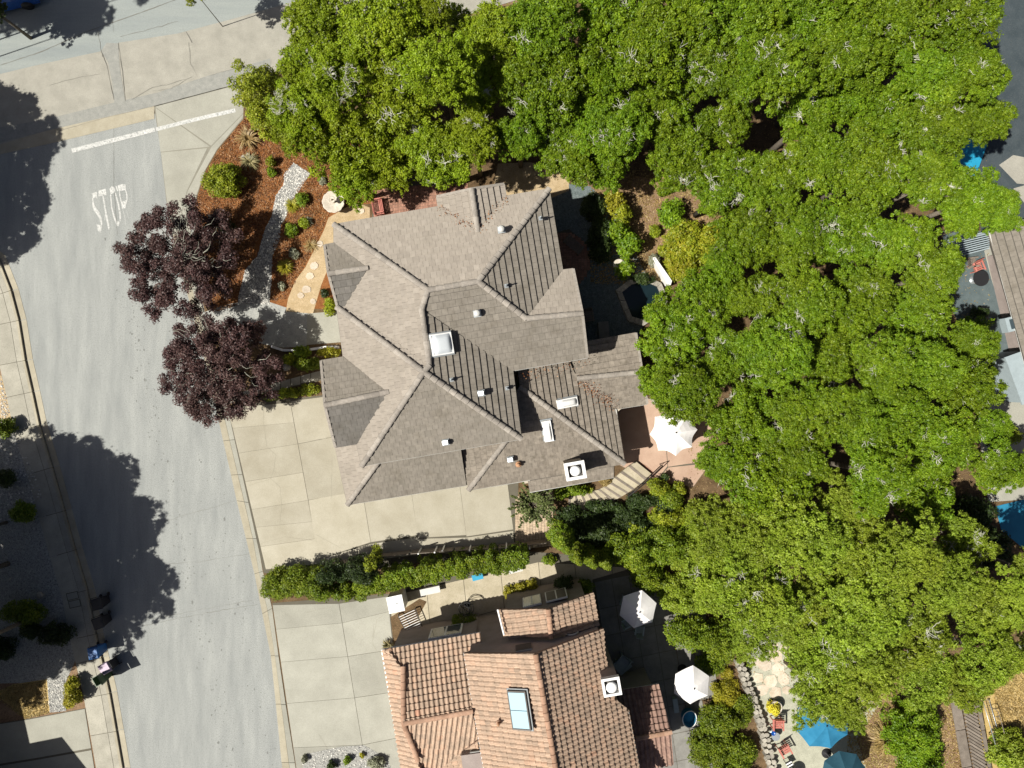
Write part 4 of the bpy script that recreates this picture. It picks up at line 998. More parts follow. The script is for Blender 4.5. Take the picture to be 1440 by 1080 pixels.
slope(house2, [(771, 856, 5.90), (834, 833, 4.90), (842, 880, 4.90), (775, 896, 5.90)], (1, 2), **T2)
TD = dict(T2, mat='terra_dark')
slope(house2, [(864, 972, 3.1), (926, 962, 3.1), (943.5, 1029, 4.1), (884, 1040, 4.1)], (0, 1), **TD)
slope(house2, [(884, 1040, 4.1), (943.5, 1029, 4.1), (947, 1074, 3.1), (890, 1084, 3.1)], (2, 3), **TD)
finish_roof(house2, 250)
for a, b in (((548, 912, 4.3), (567, 937, 4.0)), ((567, 937, 4.85), (567.5, 1017, 5.9)), (r1, r2), ((753, 919, 7.78), (790, 1130, 7.78)), ((771, 856, 5.93), (775, 896, 5.93)), ((884, 1040, 4.13), (943.5, 1029, 4.13)), ((567.5, 1017, 5.9), (588, 1069, 5.25))):
    caps(house2, a, b, 'terra_cap', .26, .1, .4)
gutter_run(house2, [(537, 914, 4.13), (676, 890, 4.13)], 'white', .06); gutter_run(house2, [(537, 914, 4.13), (572, 1120, 4.13)], 'white', .05)
gutter_run(house2, [(653, 918, 5.70), (692, 1145, 5.70)], 'white', .05); gutter_run(house2, [(883, 998, 5.40), (908, 1132, 5.40)], 'metal', .05); gutter_run(house2, [(848, 884, 5.70), (850, 918, 5.70)], 'trim', .04)
gutter_run(house2, [(866, 972, 3.04), (926, 962, 3.04)], 'white', .045); gutter_run(house2, [(700, 857, 5.24), (709, 893, 5.24)], 'white', .05)
# walls (plan points are given where their tops are seen)
def wall_poly(pts, z0, mat='stucco', name='wall'):
    """(px,py,ztop) corners; slanted tops allowed"""
    mb = MB(); W = [P(*p) for p in pts]; mb.prism([(p.x, p.y) for p in W], z0, 0); me = mb
    return W
def gable_wall(house, a, apex, b, z0, th=.2, mat='stucco'):
    """vertical wall under a gable: a, b eave points, apex point (px,py,z)"""
    a, p, b = P(*a), P(*apex), P(*b); d = Vector((b.x - a.x, b.y - a.y, 0)).normalized(); n = Vector((-d.y, d.x, 0))
    if n.y < 0: n = -n
    u = (Vector((p.x, p.y, 0)) - Vector((a.x, a.y, 0))).dot(d); q = Vector((a.x, a.y, 0)) + d * u
    pr = [Vector((a.x, a.y, z0)), Vector((b.x, b.y, z0)), Vector((b.x, b.y, b.z - .1)), Vector((q.x, q.y, p.z - .1)), Vector((a.x, a.y, a.z - .1))]
    vs = [v - n * .0 for v in pr] + [v - n * th for v in pr]
    mb = MB(); mb.add(vs, [(0, 1, 2, 3, 4), (9, 8, 7, 6, 5), (0, 5, 6, 1), (1, 6, 7, 2), (2, 7, 8, 3), (3, 8, 9, 4), (4, 9, 5, 0)]); return mb.build('wall', M[mat], house)
def wallseg(house, a, b, z0, z1, mat='stucco', th=.2, z1b=None):
    """wall between px points seen at z1"""
    A_, B_ = P(a[0], a[1], z1), P(b[0], b[1], z1); d = (B_ - A_).normalized(); n = Vector((-d.y, d.x, 0))
    mb = MB(); mb.prism([tuple((A_ + n * th / 2)[:2]), tuple((B_ + n * th / 2)[:2]), tuple((B_ - n * th / 2)[:2]), tuple((A_ - n * th / 2)[:2])], z0, z1); return mb.build('wall', M[mat], house)
gable_wall(house2, (660, 920, 5.75), (753, 922, 7.75), (842, 888, 5.75), 0)
wallprism(house2, [(548, 921), (668, 899), (662, 921), (700, 1130), (600, 1130)], 0, 4.05, 'stucco')
wallprism(house2, [(664, 925), (840, 893), (852, 960), (856, 985), (874, 1000), (895, 1130), (700, 1130)], 0, 5.3, 'stucco')
wallprism(house2, [(712, 868), (762, 860), (826, 848), (832, 878), (838, 896), (716, 916)], 0, 4.7, 'stucco')
wallprism(house2, [(866, 982), (920, 970), (938, 1068), (880, 1078)], 0, 3.0, 'stucco')
# the front bay wall with its windows stands further forward
bay = [(712, 872), (838, 850)]
def fwin(px, py, px2, py2, z0, z1, mat, label=None):
    a = P(px, py, z1); b = P(px2, py2, z1); f = wall_window(house2, a, b, z0, z1, mat)
    if label: f['label'] = label
    return f
a = P(712, 866.5, 4.15); b = P(824, 846, 4.95); d = (b - a); 
def along(u): return a + d * u
for u0, u1, mt, lb in ((.22, .46, 'window_pale', 'window with a pale blind'), (.52, .80, 'trim_dark', 'dark louvred vent panel')):
    p, q = along(u0), along(u1); nn = Vector((-(q - p).y, (q - p).x, 0)).normalized() * .05; wall_window(house2, p + nn, q + nn, 2.1, 3.7, mt)['label'] = lb
a = P(548, 921, 4.05); b = P(668, 899, 4.05); d = b - a
p, q = along(.42), along(.82); nn = Vector((-(q - p).y, (q - p).x, 0)).normalized() * .04; wall_window(house2, p + nn, q + nn, 1.4, 2.9)
a = P(660, 920, 5.75); b = P(842, 888, 5.75); d = b - a
p, q = along(.36), along(.48); nn = Vector((-(q - p).y, (q - p).x, 0)).normalized() * .03; v_ = MB().box((0, 0, 0), ((q - p).length, .06, .8)).build('attic_vent', M['trim'], house2, mw=Matrix.Translation(((p + q) / 2 + nn) * Vector((1, 1, 0)) + Vector((0, 0, 6.2))) @ Matrix.Rotation(math.atan2(d.y, d.x), 4, 'Z'))
for k in range(7): MB().box((0, .04, -.33 + k * .11), (.8, .04, .05)).build('louvre', M['trim_dark'], v_)
m_ = MB(); 
t = bpy.data.objects.new('round_window', None)
bpy.data.objects.remove(t)
p = along(.80); o = MB().lathe([(.34, 0), (.34, .06), (.26, .06), (.26, .03), (.0, .03)], 20).build('round_window', M['trim'], house2, mw=Matrix.Translation((p.x, p.y + .02, 5.4)) @ Matrix.Rotation(math.atan2(d.y, d.x), 4, 'Z') @ Matrix.Rotation(-PI / 2, 4, 'X'))
skylight(731, 998, 7.43, .95, 1.75, .5, PI, 'sky_glass', 'blue two pane skylight on the terracotta roof', panes=2, fr='trim_dark', domed=False)
t = chimney(860, 966, 7.2, .88, .88, 0, 'mauve stuccoed chimney with white cap on the east side of the tiled house', 'stucco', hx=.12)
t = thing('roof_pipe', 'short rusty pipe on the terracotta roof left of the blue skylight', 'pipe', P(701, 1016, 6.7)); MB().lathe([(.06, 0), (.06, .3)], 8).build('pipe', M['pot'], t); MB().lathe([(.13, .0), (.12, .05)], 10).build('flashing', M['terra_cap'], t)
# dormer with louvred vent at the bottom edge
mb = MB(); c = P(664, 1074, 5.75); t = thing('gable_vent', 'small pinkish dormer with a louvred vent at the bottom edge', 'vent', (c.x, c.y, 4.9), math.radians(8))
MB().box((0, 0, .3), (1.05, .8, .8)).build('box', M['stucco'], t); 
g = MB().box((.2, .41, .35), (.55, .05, .5)).build('louvre_frame', M['trim'], t)
for k in range(5): MB().box((.2, .45, .15 + k * .1), (.5, .04, .05)).build('louvre', M['trim_dark'], g)

# ---- house outside the left edge that shades the driveway
hs = [(-190, 1016), (30, 972), (46, 1043), (91, 1034), (128, 1081), (140, 1200), (-160, 1240)]
h3 = thing('house', 'neighbouring house left of the frame whose shadow falls on the pale driveway', 'house', (0, 0, 0))
W3 = [SH(x, y, 5.2) for x, y in hs]
mb = MB(); mb.prism([(p.x, p.y) for p in W3], 4.95, 5.2); mb.build('roof', M['roof_grey'], h3)
cx3 = sum(p.x for p in W3) / 7; cy3 = sum(p.y for p in W3) / 7
mb = MB(); mb.prism([(cx3 + (p.x - cx3) * .9, cy3 + (p.y - cy3) * .88) for p in W3], 0, 4.95); mb.build('wall', M['stucco_tan'], h3)
# ---- house at the right edge
h4 = thing('house', 'grey brown tiled house cut by the right edge of the photo', 'house', (0, 0, 0))
slope(h4, [(1391, 328, 2.5), (1445, 306, 3.3), (1560, 280, 5.0), (1620, 560, 5.0), (1450, 545, 2.5), (1415, 414, 2.5)], (0, 4), mat='roof_mid')
finish_roof(h4, 60); gutter_run(h4, [(1391, 328, 2.45), (1415, 414, 2.45), (1450, 545, 2.45)], 'trim')
wallprism(h4, [(1428, 350), (1600, 310), (1640, 560), (1478, 560)], 0, 2.4, 'stucco')  # dark stucco puts shade into the colour of this wall
b_ = P(1424, 455, 2.3); f = MB().box((0, 0, 0), (.9, .8, .5)).build('bay_window', M['deck_blue'], h4, mw=Matrix.Translation((b_.x, b_.y, 2.2)) @ Matrix.Rotation(math.radians(15), 4, 'Z')); MB().box((.05, 0, .27), (.6, .55, .06)).build('pane', M['window'], f)
M['deck_dark'] = pmat('dark blue grey decking', (.075, .10, .105), (.11, .14, .145), 2, 40, .8, .2, fineamt=.15)  # shade over the deck is painted into this dark colour
M['blacktop'] = pmat('dark blacktop', (.036, .050, .058), (.060, .076, .084), 1.2, 50, .85, .3, c3=(.09, .10, .10), c3amt=.5, fineamt=.2)  # tree shade over the court, painted as a dark surface colour
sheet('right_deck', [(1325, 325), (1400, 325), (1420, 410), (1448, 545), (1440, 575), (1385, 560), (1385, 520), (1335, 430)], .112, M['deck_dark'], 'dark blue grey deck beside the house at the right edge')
sheet('right_patio', [(1384, 353), (1393, 345), (1418, 414), (1414, 432), (1404, 424), (1394, 392)], .118, M['concrete_pale'], 'sunlit pale patio strip beside the house at the right edge')  # pale strip cut to the outline of the sunlit area
sheet('right_terrace', [(1395, 548), (1445, 560), (1480, 700), (1390, 706), (1378, 620)], .118, M['concrete_pale'], 'pale terrace between deck and swimming pool')
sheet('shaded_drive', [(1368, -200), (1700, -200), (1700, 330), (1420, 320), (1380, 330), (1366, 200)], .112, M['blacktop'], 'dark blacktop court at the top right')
for pc in ([(1405, 232), (1425, 218), (1445, 222), (1470, 240), (1470, 262), (1430, 258)], [(1425, 265), (1450, 258), (1480, 275), (1480, 292), (1440, 285)]):  # spots of sun in the tree shade, painted as pale patches
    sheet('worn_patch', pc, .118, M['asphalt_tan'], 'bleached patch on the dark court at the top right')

# ------------------------------------------------------------------ the things in the gardens
def parasol(px, py, rpx, z, n, mat, label, h=.45, scal=.10, rot=0.0, name='parasol', tilt=0.0):
    w = P(px, py, z); R = rpx * (H - z) / 960
    t = thing(name, label, 'parasol', (w.x, w.y, .12), rot)
    zt = z - .12
    mb = MB(); vs = [(0, 0, zt + h * .45)]; rings = 4; seg = n * 6
    for k in range(1, rings + 1):
        for i in range(seg):
            a = 2 * PI * i / seg; ph = (i % 6) / 6; sag = math.sin(PI * ph)
            q = k / rings; rr = R * q * (math.cos(PI / n) / math.cos((a % (2 * PI / n)) - PI / n)) * (1 - scal * q * q * sag)
            vs.append((rr * math.cos(a), rr * math.sin(a), zt + h * .45 - h * q ** 1.25 - .05 * sag * q))
    fs = [(0, 1 + i, 1 + (i + 1) % seg) for i in range(seg)]
    for k in range(rings - 1): fs += [(1 + k * seg + i, 1 + (k + 1) * seg + i, 1 + (k + 1) * seg + (i + 1) % seg, 1 + k * seg + (i + 1) % seg) for i in range(seg)]
    mb.add(vs, fs, smooth=False); c = mb.build('canopy', M[mat], t)
    md = c.modifiers.new('t', 'SOLIDIFY'); md.thickness = .012
    for i in range(n):
        a = 2 * PI * i / n
        MB().tube([(0, 0, zt + h * .42), (R * .5 * math.cos(a), R * .5 * math.sin(a), zt + h * .45 - h * .5 ** 1.25 - .015), (R * .98 * math.cos(a), R * .98 * math.sin(a), zt - h * .55 - .015)], .011, 4).build('rib', M['metal'], t)
    MB().tube([(0, 0, 0), (0, 0, zt + h * .5)], .024, 8).build('pole', M['metal'], t)
    MB().lathe([(.012, zt + h * .45), (.045, zt + h * .5), (.03, zt + h * .58), (.01, zt + h * .62)], 8).build('finial', M['black'], t)
    MB().lathe([(.28, 0), (.28, .05), (.06, .09), (.04, .3)], 16).build('base', M['black'], t)
    return t
parasol(949, 608, 34, 2.6, 8, 'canvas', 'white eight sided parasol on the pink patio beside the grey house', h=.55, rot=.1)
parasol(898.5, 859, 27.5, 2.5, 6, 'canvas', 'white six sided parasol half in shade on the dark patio', h=.5, scal=.0, rot=math.radians(18))
parasol(974.5, 966, 27.5, 2.5, 6, 'canvas', 'bright white six sided parasol beside the hedge at the bottom', h=.5, scal=.0, rot=math.radians(26))
parasol(1160, 1018, 40, 2.6, 8, 'canvas_blue', 'blue parasol half covered by oak leaves above the gravel terrace', h=.5, scal=.02, rot=.3)
parasol(1190, 1092, 33, 2.5, 8, 'canvas_navy', 'dark teal parasol cut by the bottom edge of the photo', h=.5, scal=.02, rot=.2)

def wheelie(px, py, mat, label, rz, lid=None, open_=False, z0=.13):
    w = P(px, py, z0); t = thing('wheelie_bin', label, 'bin', w, rz, 'wheeled bins at the kerb')
    mb = MB(); h = 1.0
    b0 = [(-.22, -.22), (.22, -.22), (.22, .22), (-.22, .22)]; b1 = [(-.29, -.31), (.29, -.31), (.29, .31), (-.29, .31)]
    inn = [(-.255, -.27), (.255, -.27), (.255, .27), (-.255, .27)]; ib = [(-.2, -.2), (.2, -.2), (.2, .2), (-.2, .2)]
    vs = [(x, y, .06) for x, y in b0] + [(x, y, h) for x, y in b1] + [(x, y, h) for x, y in inn] + [(x, y, .15) for x, y in ib]
    fs = [(3, 2, 1, 0)] + [(i, (i + 1) % 4, 4 + (i + 1) % 4, 4 + i) for i in range(4)] + [(4 + i, 4 + (i + 1) % 4, 8 + (i + 1) % 4, 8 + i) for i in range(4)] + [(8 + i, 8 + (i + 1) % 4, 12 + (i + 1) % 4, 12 + i) for i in range(4)] + [(12, 13, 14, 15)]
    mb.add(vs, fs); mb.build('body', M[mat], t)
    for s in (-1, 1): MB().lathe([(.1, -.03), (.1, .03)], 14).build('wheel', M['black'], t, mw=Matrix.Translation((s * .24, .27, .1)) @ Matrix.Rotation(PI / 2, 4, 'Y'))
    MB().tube([(-.24, .33, h - .02), (-.24, .38, h), (.24, .38, h), (.24, .33, h - .02)], .016, 6).build('handle', M['black'], t)
    lm = M[lid or mat]; l = MB()
    l.add([(-.31, -.34, 0), (.31, -.34, 0), (.31, .32, 0), (-.31, .32, 0), (-.25, -.27, .07), (.25, -.27, .07), (.25, .27, .07), (-.25, .27, .07)], [(3, 2, 1, 0), (4, 5, 6, 7), (0, 1, 5, 4), (1, 2, 6, 5), (2, 3, 7, 6), (3, 0, 4, 7)])
    mw = Matrix.Translation((0, 0, h)) if not open_ else Matrix.Translation((0, .33, h)) @ Matrix.Rotation(math.radians(-105), 4, 'X') @ Matrix.Translation((0, -.33, 0))
    l.build('lid', lm, t, mw=mw); return t
wheelie(153, 946, 'bin_green', 'open dark green wheeled bin with a pale rim at the kerb', math.radians(-60), open_=True, lid='bin_green')
wheelie(162, 930, 'bin_black', 'black wheeled bin with a mauve lid beside the open bin', math.radians(-60), lid='bin_grey', z0=.02)
wheelie(146, 909, 'bin_blue', 'blue lidded wheeled bin at the edge of the tree shade', math.radians(10), lid='bin_blue', z0=.13)
wheelie(150, 842, 'bin_black', 'dark wheeled bin with a teal lid in deep shade, uppermost of the row', math.radians(15), lid='bin_black', z0=.02)
wheelie(152, 868, 'bin_black', 'black wheeled bin in deep shade below the teal lidded one', math.radians(20), z0=.02)
mb = MB(); 
for p in ((-.14, 0), (.16, .1)): mb.tube([(p[0], 0, 0), (p[0] + .25, .12, .03)], .02, 5)

# fountain
c = P(473, 288, .11); t = thing('fountain', 'scalloped stone fountain bowl with a small upper basin in the mulch bed', 'fountain', c)
fl = lambda a: 1 + .055 * abs(math.sin(a * 5.5)) 
MB().lathe([(.30, 0), (.28, .12), (.16, .2), (.14, .42), (.3, .5)], 20).build('pedestal', M['fountain'], t)
MB().lathe([(.12, .48), (.42, .55), (.60, .66), (.62, .70), (.57, .70), (.40, .62), (.1, .57), (.01, .57)], 66, mod=fl).build('basin', M['fountain'], t)
MB().lathe([(.07, .56), (.06, .95), (.1, 1.0)], 12).build('stem', M['fountain'], t)
MB().lathe([(.06, .98), (.16, 1.02), (.21, 1.10), (.18, 1.11), (.12, 1.05), (.01, 1.04)], 24).build('upper_bowl', M['fountain'], t)
MB().lathe([(.05, 1.04), (.05, 1.16), (.02, 1.2)], 8).build('finial', M['fountain'], t)
# bench on the brick patio
def bench(px, py, rz, label, L_=1.5, mat='wood_red', z0=.12, back=True, n=7):
    t = thing('garden_bench', label, 'bench', P(px, py, z0), rz)
    for k in range(n): MB().box((0, -.24 + k * .48 / (n - 1), .44), (L_, .05, .03)).build('slat', M[mat], t)
    for x in (-L_ / 2 + .08, L_ / 2 - .08):
        for y in (-.22, .22): MB().box((x, y, .22), (.06, .06, .44)).build('leg', M[mat], t)
        MB().box((x, 0, .64), (.06, .5, .04)).build('armrest', M[mat], t)
    if back:
        for k in range(3): MB().box((0, .28, .55 + k * .13), (L_, .03, .08)).build('back_slat', M[mat], t)
    return t
bench(534, 293, math.radians(100), 'small red slatted bench against the top eave of the house', .95)
bench(806, 346, math.radians(-40), 'plain dark bench in the shaded yard right of the house', 1.2, 'wood', back=False)
t = thing('plant_pot', 'round clay pot at the edge of the brick patio', 'pot', P(555, 268, .12)); MB().lathe([(.2, 0), (.27, .4), (.32, .42), (.32, .48), (.27, .48), (.25, .4), (.01, .4)], 20).build('pot', M['pot'], t)
MB().lathe([(.25, .42), (.01, .43)], 16).build('soil', M['granite'], t)
# fire pit / pond hexagon in the shade
hexp = [(868, 412), (890, 396), (925, 394), (938, 420), (928, 448), (893, 462)]
pond = thing('pond', 'octagonal raised pond with stone rim in the shaded back garden', 'pond', P(903, 424, 0))
hx = [(866, 408), (884, 394), (908, 388), (930, 398), (940, 422), (928, 444), (905, 458), (884, 452)]
W = [P(x, y, .45) for x, y in hx]; cx_ = sum((p for p in W), Vector()) / len(W); base = P(903, 424, 0)
for i in range(len(W)):
    a_, b_ = W[i], W[(i + 1) % len(W)]
    for k in range(3):
        p, q = a_.lerp(b_, k / 3 + .008), a_.lerp(b_, (k + 1) / 3 - .008); m_ = MB()
        m_.prism([tuple((x - base)[:2]) for x in (p, q, cx_ + (q - cx_) * .78, cx_ + (p - cx_) * .78)], .1, .45 + random.uniform(0, .02), random.random()); m_.build('stone', M['flag'] if 0 else M['rubble'], pond)  # darker stone, with shade put into the rim colour
m_ = MB(); m_.prism([tuple((cx_ + (x - cx_) * .78 - base)[:2]) for x in W], .1, .32); m_.build('water', M['water'], pond)
for i, (x, y) in enumerate(((922, 372), (926, 378), (930, 385), (934, 392))):
    m_ = MB(); m_.prism([(-.2, -.14), (.16, -.17), (.2, .13), (-.14, .17)], 0, .05, random.random())
    tag(m_.build('stepping_stone', M['flag'], None, P(x, y, .112)), ['topmost', 'second', 'third', 'lowest'][i] + ' of four square stepping stones up to the shaded pond', 'stone', 'stepping stones by the pond')
t = thing('bird_bath', 'round pale bird bath in the dark slate yard', 'bird bath', P(868, 376, .115)); MB().lathe([(.2, 0), (.08, .1), (.07, .6), (.15, .66)], 14).build('pedestal', M['fountain'], t); MB().lathe([(.1, .62), (.32, .70), (.36, .76), (.32, .76), (.2, .71), (.01, .7)], 22).build('bowl', M['fountain'], t)
def lounge(px, py, rz, label, mat='wood', name='garden_chair', cat='chair', z0=.14, sz=.62, cushion=None, group=None):
    t = thing(name, label, cat, P(px, py, z0), rz, group)
    for k in range(5): MB().box((0, -sz / 2 + .06 + k * (sz - .12) / 4, .40), (sz, (sz - .12) / 4 - .03, .03)).build('seat_slat', M[mat], t)
    for k in range(5): MB().box((-sz / 2 + .06 + k * (sz - .12) / 4, sz / 2 + .06, .68), ((sz - .12) / 4 - .03, .03, .5), m=Matrix.Rotation(-.25, 3, 'X')).build('back_slat', M[mat], t)
    for x in (-sz / 2, sz / 2):
        MB().box((x, 0, .58), (.09, sz + .1, .03)).build('armrest', M[mat], t)
        for y in (-sz / 2 + .04, sz / 2 - .04): MB().box((x, y, .28), (.05, .05, .56)).build('leg', M[mat], t)
    if cushion: MB().box((0, 0, .45), (sz - .12, sz - .1, .08)).build('cushion', M[cushion], t)
    return t
lounge(825, 446, math.radians(10), 'tan chair against the shaded house wall', 'wood', z0=.115)
t = thing('storage_box', 'pale storage box in the deep shade above the lower roof', 'box', P(847, 465, .115), math.radians(5)); MB().box((0, 0, .3), (.55, .9, .6)).build('body', M['patio_dark'], t); MB().box((0, 0, .63), (.6, .95, .06)).build('lid', M['patio_dark'], t)
lounge(1110, 1052 - 40, math.radians(0), 'red wooden armchair right of the yellow flowers', 'wood_red') if 0 else None
lounge(1089.5, 1013, math.radians(0), 'red wooden armchair directly below the yellow flowers', 'wood_red', sz=.56)
lounge(1099, 1049, math.radians(30), 'red wooden armchair turned sideways on the gravel terrace', 'wood_red', sz=.56)
def round_table(px, py, r, z, mat, label, name='round_table', z0=.125):
    t = thing(name, label, 'table', P(px, py, z0)); MB().lathe([(r, z - .03), (r, z)], 28, smooth=False).build('tabletop', M[mat], t); MB().lathe([(.03, 0), (.03, z - .03)], 8).build('pedestal', M['metal'], t); MB().lathe([(.22, 0), (.22, .03)], 14).build('foot', M['metal'], t); return t
round_table(1087, 1030.5, .24, .45, 'metal', 'small grey side table with a blue bowl between the red chairs')
tag(MB().lathe([(.04, 0), (.12, .04), (.13, .09), (.1, .05), (.01, .03)], 16).build('bowl', M['carpaint'], None, P(1087, 1030.5, .58)), 'small dark blue bowl on the grey side table', 'bowl')
round_table(1112, 1083, .38, .7, 'white', 'round white table cut by the bottom edge')
t = thing('stool', 'black and white striped stool beside the round white table', 'stool', P(1106, 1069, .125), math.radians(30))
for k in range(5): MB().box((0, -.16 + k * .08, .44), (.36, .075, .03)).build('slat', M['white' if k % 2 else 'black'], t)
for x in (-.14, .14):
    for y in (-.14, .14): MB().box((x, y, .21), (.03, .03, .42)).build('leg', M['black'], t)
lounge(875, 927, math.radians(-35), 'pale blue grey armchair in the shade of the dark patio', 'deck_blue', cushion='deck_blue')
lounge(881, 921, math.radians(145), 'pale blue grey chair behind the first on the dark patio', 'deck_blue') if 0 else None
t = thing('square_table', 'square pale blue grey table with a lantern on the dark patio', 'table', P(873, 931, .14), math.radians(40)); MB().box((0, 0, .5), (.85, .8, .05)).build('tabletop', M['deck_blue'], t)
for x in (-.36, .36):
    for y in (-.34, .34): MB().box((x, y, .24), (.06, .06, .48)).build('leg', M['deck_blue'], t)
bpy.data.objects.remove(bpy.data.objects['garden_chair.003']) if 0 else None
t = thing('side_table', 'narrow pale side table left of the bright parasol', 'table', P(948, 988, .14), math.radians(8)); MB().box((0, 0, .4), (.28, .8, .05)).build('tabletop', M['deck_blue'], t)
for y in (-.35, .35): MB().box((0, y, .19), (.2, .05, .38)).build('leg', M['deck_blue'], t)
t = thing('bathtub_planter', 'dark blue tub with a pale rim below the bright parasol', 'tub', P(967, 1005, .14), math.radians(-10))
rim = [(.45 * math.cos(a) * (1 if math.cos(a) < 0 else .85), .5 * math.sin(a)) for a in [2 * PI * i / 20 for i in range(20)]]
m_ = MB(); n = 20; vs = [(x * .85, y * .85, 0) for x, y in rim] + [(x, y, .55) for x, y in rim] + [(x * .9, y * .9, .55) for x, y in rim] + [(x * .75, y * .75, .2) for x, y in rim]
m_.add(vs, [tuple(range(n - 1, -1, -1))] + [(i, (i + 1) % n, n + (i + 1) % n, n + i) for i in range(n)] + [(2 * n + i, 2 * n + (i + 1) % n, 3 * n + (i + 1) % n, 3 * n + i) for i in range(n)] + [tuple(range(3 * n, 4 * n))]); m_.build('shell', M['canvas_blue'], t)
m_ = MB(); m_.tube([(x * .96, y * .96, .56) for x, y in rim + rim[:1]], .025, 6); m_.build('rim', M['white'], t)
for (x, y, rz, lb) in ((877, 842, 1.2, 'pale chair tucked under the left side of the half shaded parasol'), (880, 872, 2.0, 'pale chair under the lower left of the half shaded parasol'), (897, 882, 3.0, 'pale chair under the bottom of the half shaded parasol')):
    lounge(x, y, rz, lb, 'deck_blue', sz=.45, group='chairs round the half shaded parasol')
round_table(892, 851, .5, .72, 'deck_blue', 'round pale table under the half shaded parasol')

# stairs beside the house
st = thing('stairs', 'curved flight of pale garden steps from the side yard to the pink patio', 'stairs', P(850, 690, 0))
bs = P(850, 690, 0)
inner = [(799, 699), (808, 697), (816, 694.5), (824, 692), (832, 690), (840, 688), (848, 684), (856, 679), (863, 671), (871, 664), (882, 655), (893, 648)]
outer = [(799, 718), (811, 717), (824, 716), (837, 713), (849, 709), (861, 704), (870, 699), (880, 693), (888, 688), (897, 681), (905, 674), (914, 665)]
for i in range(11):
    zt = .12 + .0; zt = .16 + i * .02
    m_ = MB(); f = [inner[i], inner[i + 1], outer[i + 1], outer[i]]
    m_.prism([tuple((P(*q) - bs)[:2]) for q in f], .1, zt, random.random()); s = m_.build('step', M['path_tan'], st)
    m_ = MB(); g_ = [inner[i], (inner[i][0] * .72 + inner[i + 1][0] * .28, inner[i][1] * .72 + inner[i + 1][1] * .28), (outer[i][0] * .72 + outer[i + 1][0] * .28, outer[i][1] * .72 + outer[i + 1][1] * .28), outer[i]]
    m_.prism([tuple((P(*q) - bs)[:2]) for q in g_], zt - .02, zt + .03, random.random()); m_.build('timber_edge', M['wood'], s)
m_ = MB()
for i in range(18):
    u = i / 17; m_.prism([tuple(P(*q)[:2]) for q in ((898 + u * 22, 650 + u * 17 - 2 * math.sin(u * PI)), (900 + u * 22, 649.4 + u * 17 - 2 * math.sin(u * PI)), (894 + u * 22 + 2, 657 + u * 15), (892 + u * 22 + 2, 656 + u * 15))], .11, .135, random.random())
o = m_.build('brick_edging', M['brick'], None); tag(o, 'curved band of red bricks where the steps meet the pink patio', 'edging')
t = thing('handrail', 'thin black metal handrail along the outer side of the garden steps', 'railing', (0, 0, 0))
rl = [P(884, 698, .95), P(899, 686, .95), P(912, 674, .95), P(932, 655, .95)]
MB().tube(rl, .028, 6).build('rail', M['black'], t)
MB().tube([p - Vector((0, 0, .4)) for p in rl], .018, 6).build('rail', M['black'], t)
for p in rl: MB().tube([(p.x, p.y, .1), p], .022, 6).build('post', M['black'], t)
t = thing('planter', 'small round bush pot on the pink patio beside the handrail', 'planter', P(936, 673, .12)); MB().lathe([(.14, 0), (.2, .3), (.17, .3), (.01, .27)], 14).build('pot', M['pot'], t)
# retaining edge and dark fence below the driveway
fe = thing('garden_fence', 'dark low fence with white capped posts behind the long hedge', 'fence', (0, 0, 0))
fl_ = [(470, 796), (520, 790), (570, 782), (620, 776), (670, 770), (720, 762), (768, 768)]
fl_ = [(465, 790), (520, 779), (580, 772), (640, 768), (700, 765), (768, 757)]
for i in range(5):
    a_, b_ = P(*fl_[i], 0), P(*fl_[i + 1], 0); d = b_ - a_; ang = math.atan2(d.y, d.x); c_ = (a_ + b_) / 2
    for k in range(4): MB().box((c_.x, c_.y, .30 + k * .26), (d.length - .12, .03, .22), ang, random.random()).build('board', M['wood'], fe)
for (x, y) in ((588, 779), (611, 777), (622, 775), (660, 775), (695, 773), (712, 771), (745, 772)):
    p = P(x, y, 1.5); po = MB().box((p.x, p.y, .8), (.07, .07, 1.4)).build('post', M['white'], fe)
ws = thing('retaining_wall', 'long low concrete retaining wall between driveway and hedge', 'wall', (0, 0, 0))
for i in range(5):
    a_, b_ = fl_[i], fl_[i + 1]; m_ = MB(); w_ = [P(*q) for q in (a_, b_, (b_[0], b_[1] + 3.2), (a_[0], a_[1] + 3.2))]; m_.prism([tuple(p[:2]) for p in w_], .08, .3 + random.uniform(0, .01), random.random()); m_.build('block', M['walk'], ws)
# white cabinet
t = thing('cabinet', 'white cabinet with a small handle at the end of the long hedge', 'cabinet', P(556.5, 849, 1.5) * Vector((1, 1, 0)) + Vector((0, 0, .12)), math.radians(12))
MB().box((0, 0, .7), (.82, .85, 1.4)).build('body', M['white'], t); MB().box((0, 0, 1.43), (.9, .93, .06)).build('top', M['white'], t); MB().tube([(-.02, .02, 1.46), (.0, .02, 1.52), (.12, .03, 1.52), (.14, .03, 1.46)], .018, 6).build('handle', M['metal'], t)
t = thing('garden_box', 'low white planter box under the hedge right of the cabinet', 'box', P(606, 828, .12), math.radians(12)); MB().box((0, 0, .2), (1.1, .32, .4)).build('body', M['white'], t); MB().box((0, 0, .415), (1.16, .38, .03)).build('lid', M['trim'], t)
t = thing('garden_box', 'bright blue box under the middle of the long hedge', 'box', P(672, 809, .12), math.radians(14)); MB().box((0, 0, .17), (.6, .3, .34)).build('body', M['blue_cover'], t); MB().box((0, 0, .36), (.64, .34, .04)).build('lid', M['blue_cover'], t)
t = thing('garden_box', 'pale box under the right end of the long hedge', 'box', P(725, 800, .12), math.radians(14)); MB().box((0, 0, .12), (.75, .25, .24)).build('body', M['trim'], t); MB().box((0, 0, .25), (.8, .3, .03)).build('lid', M['trim'], t)
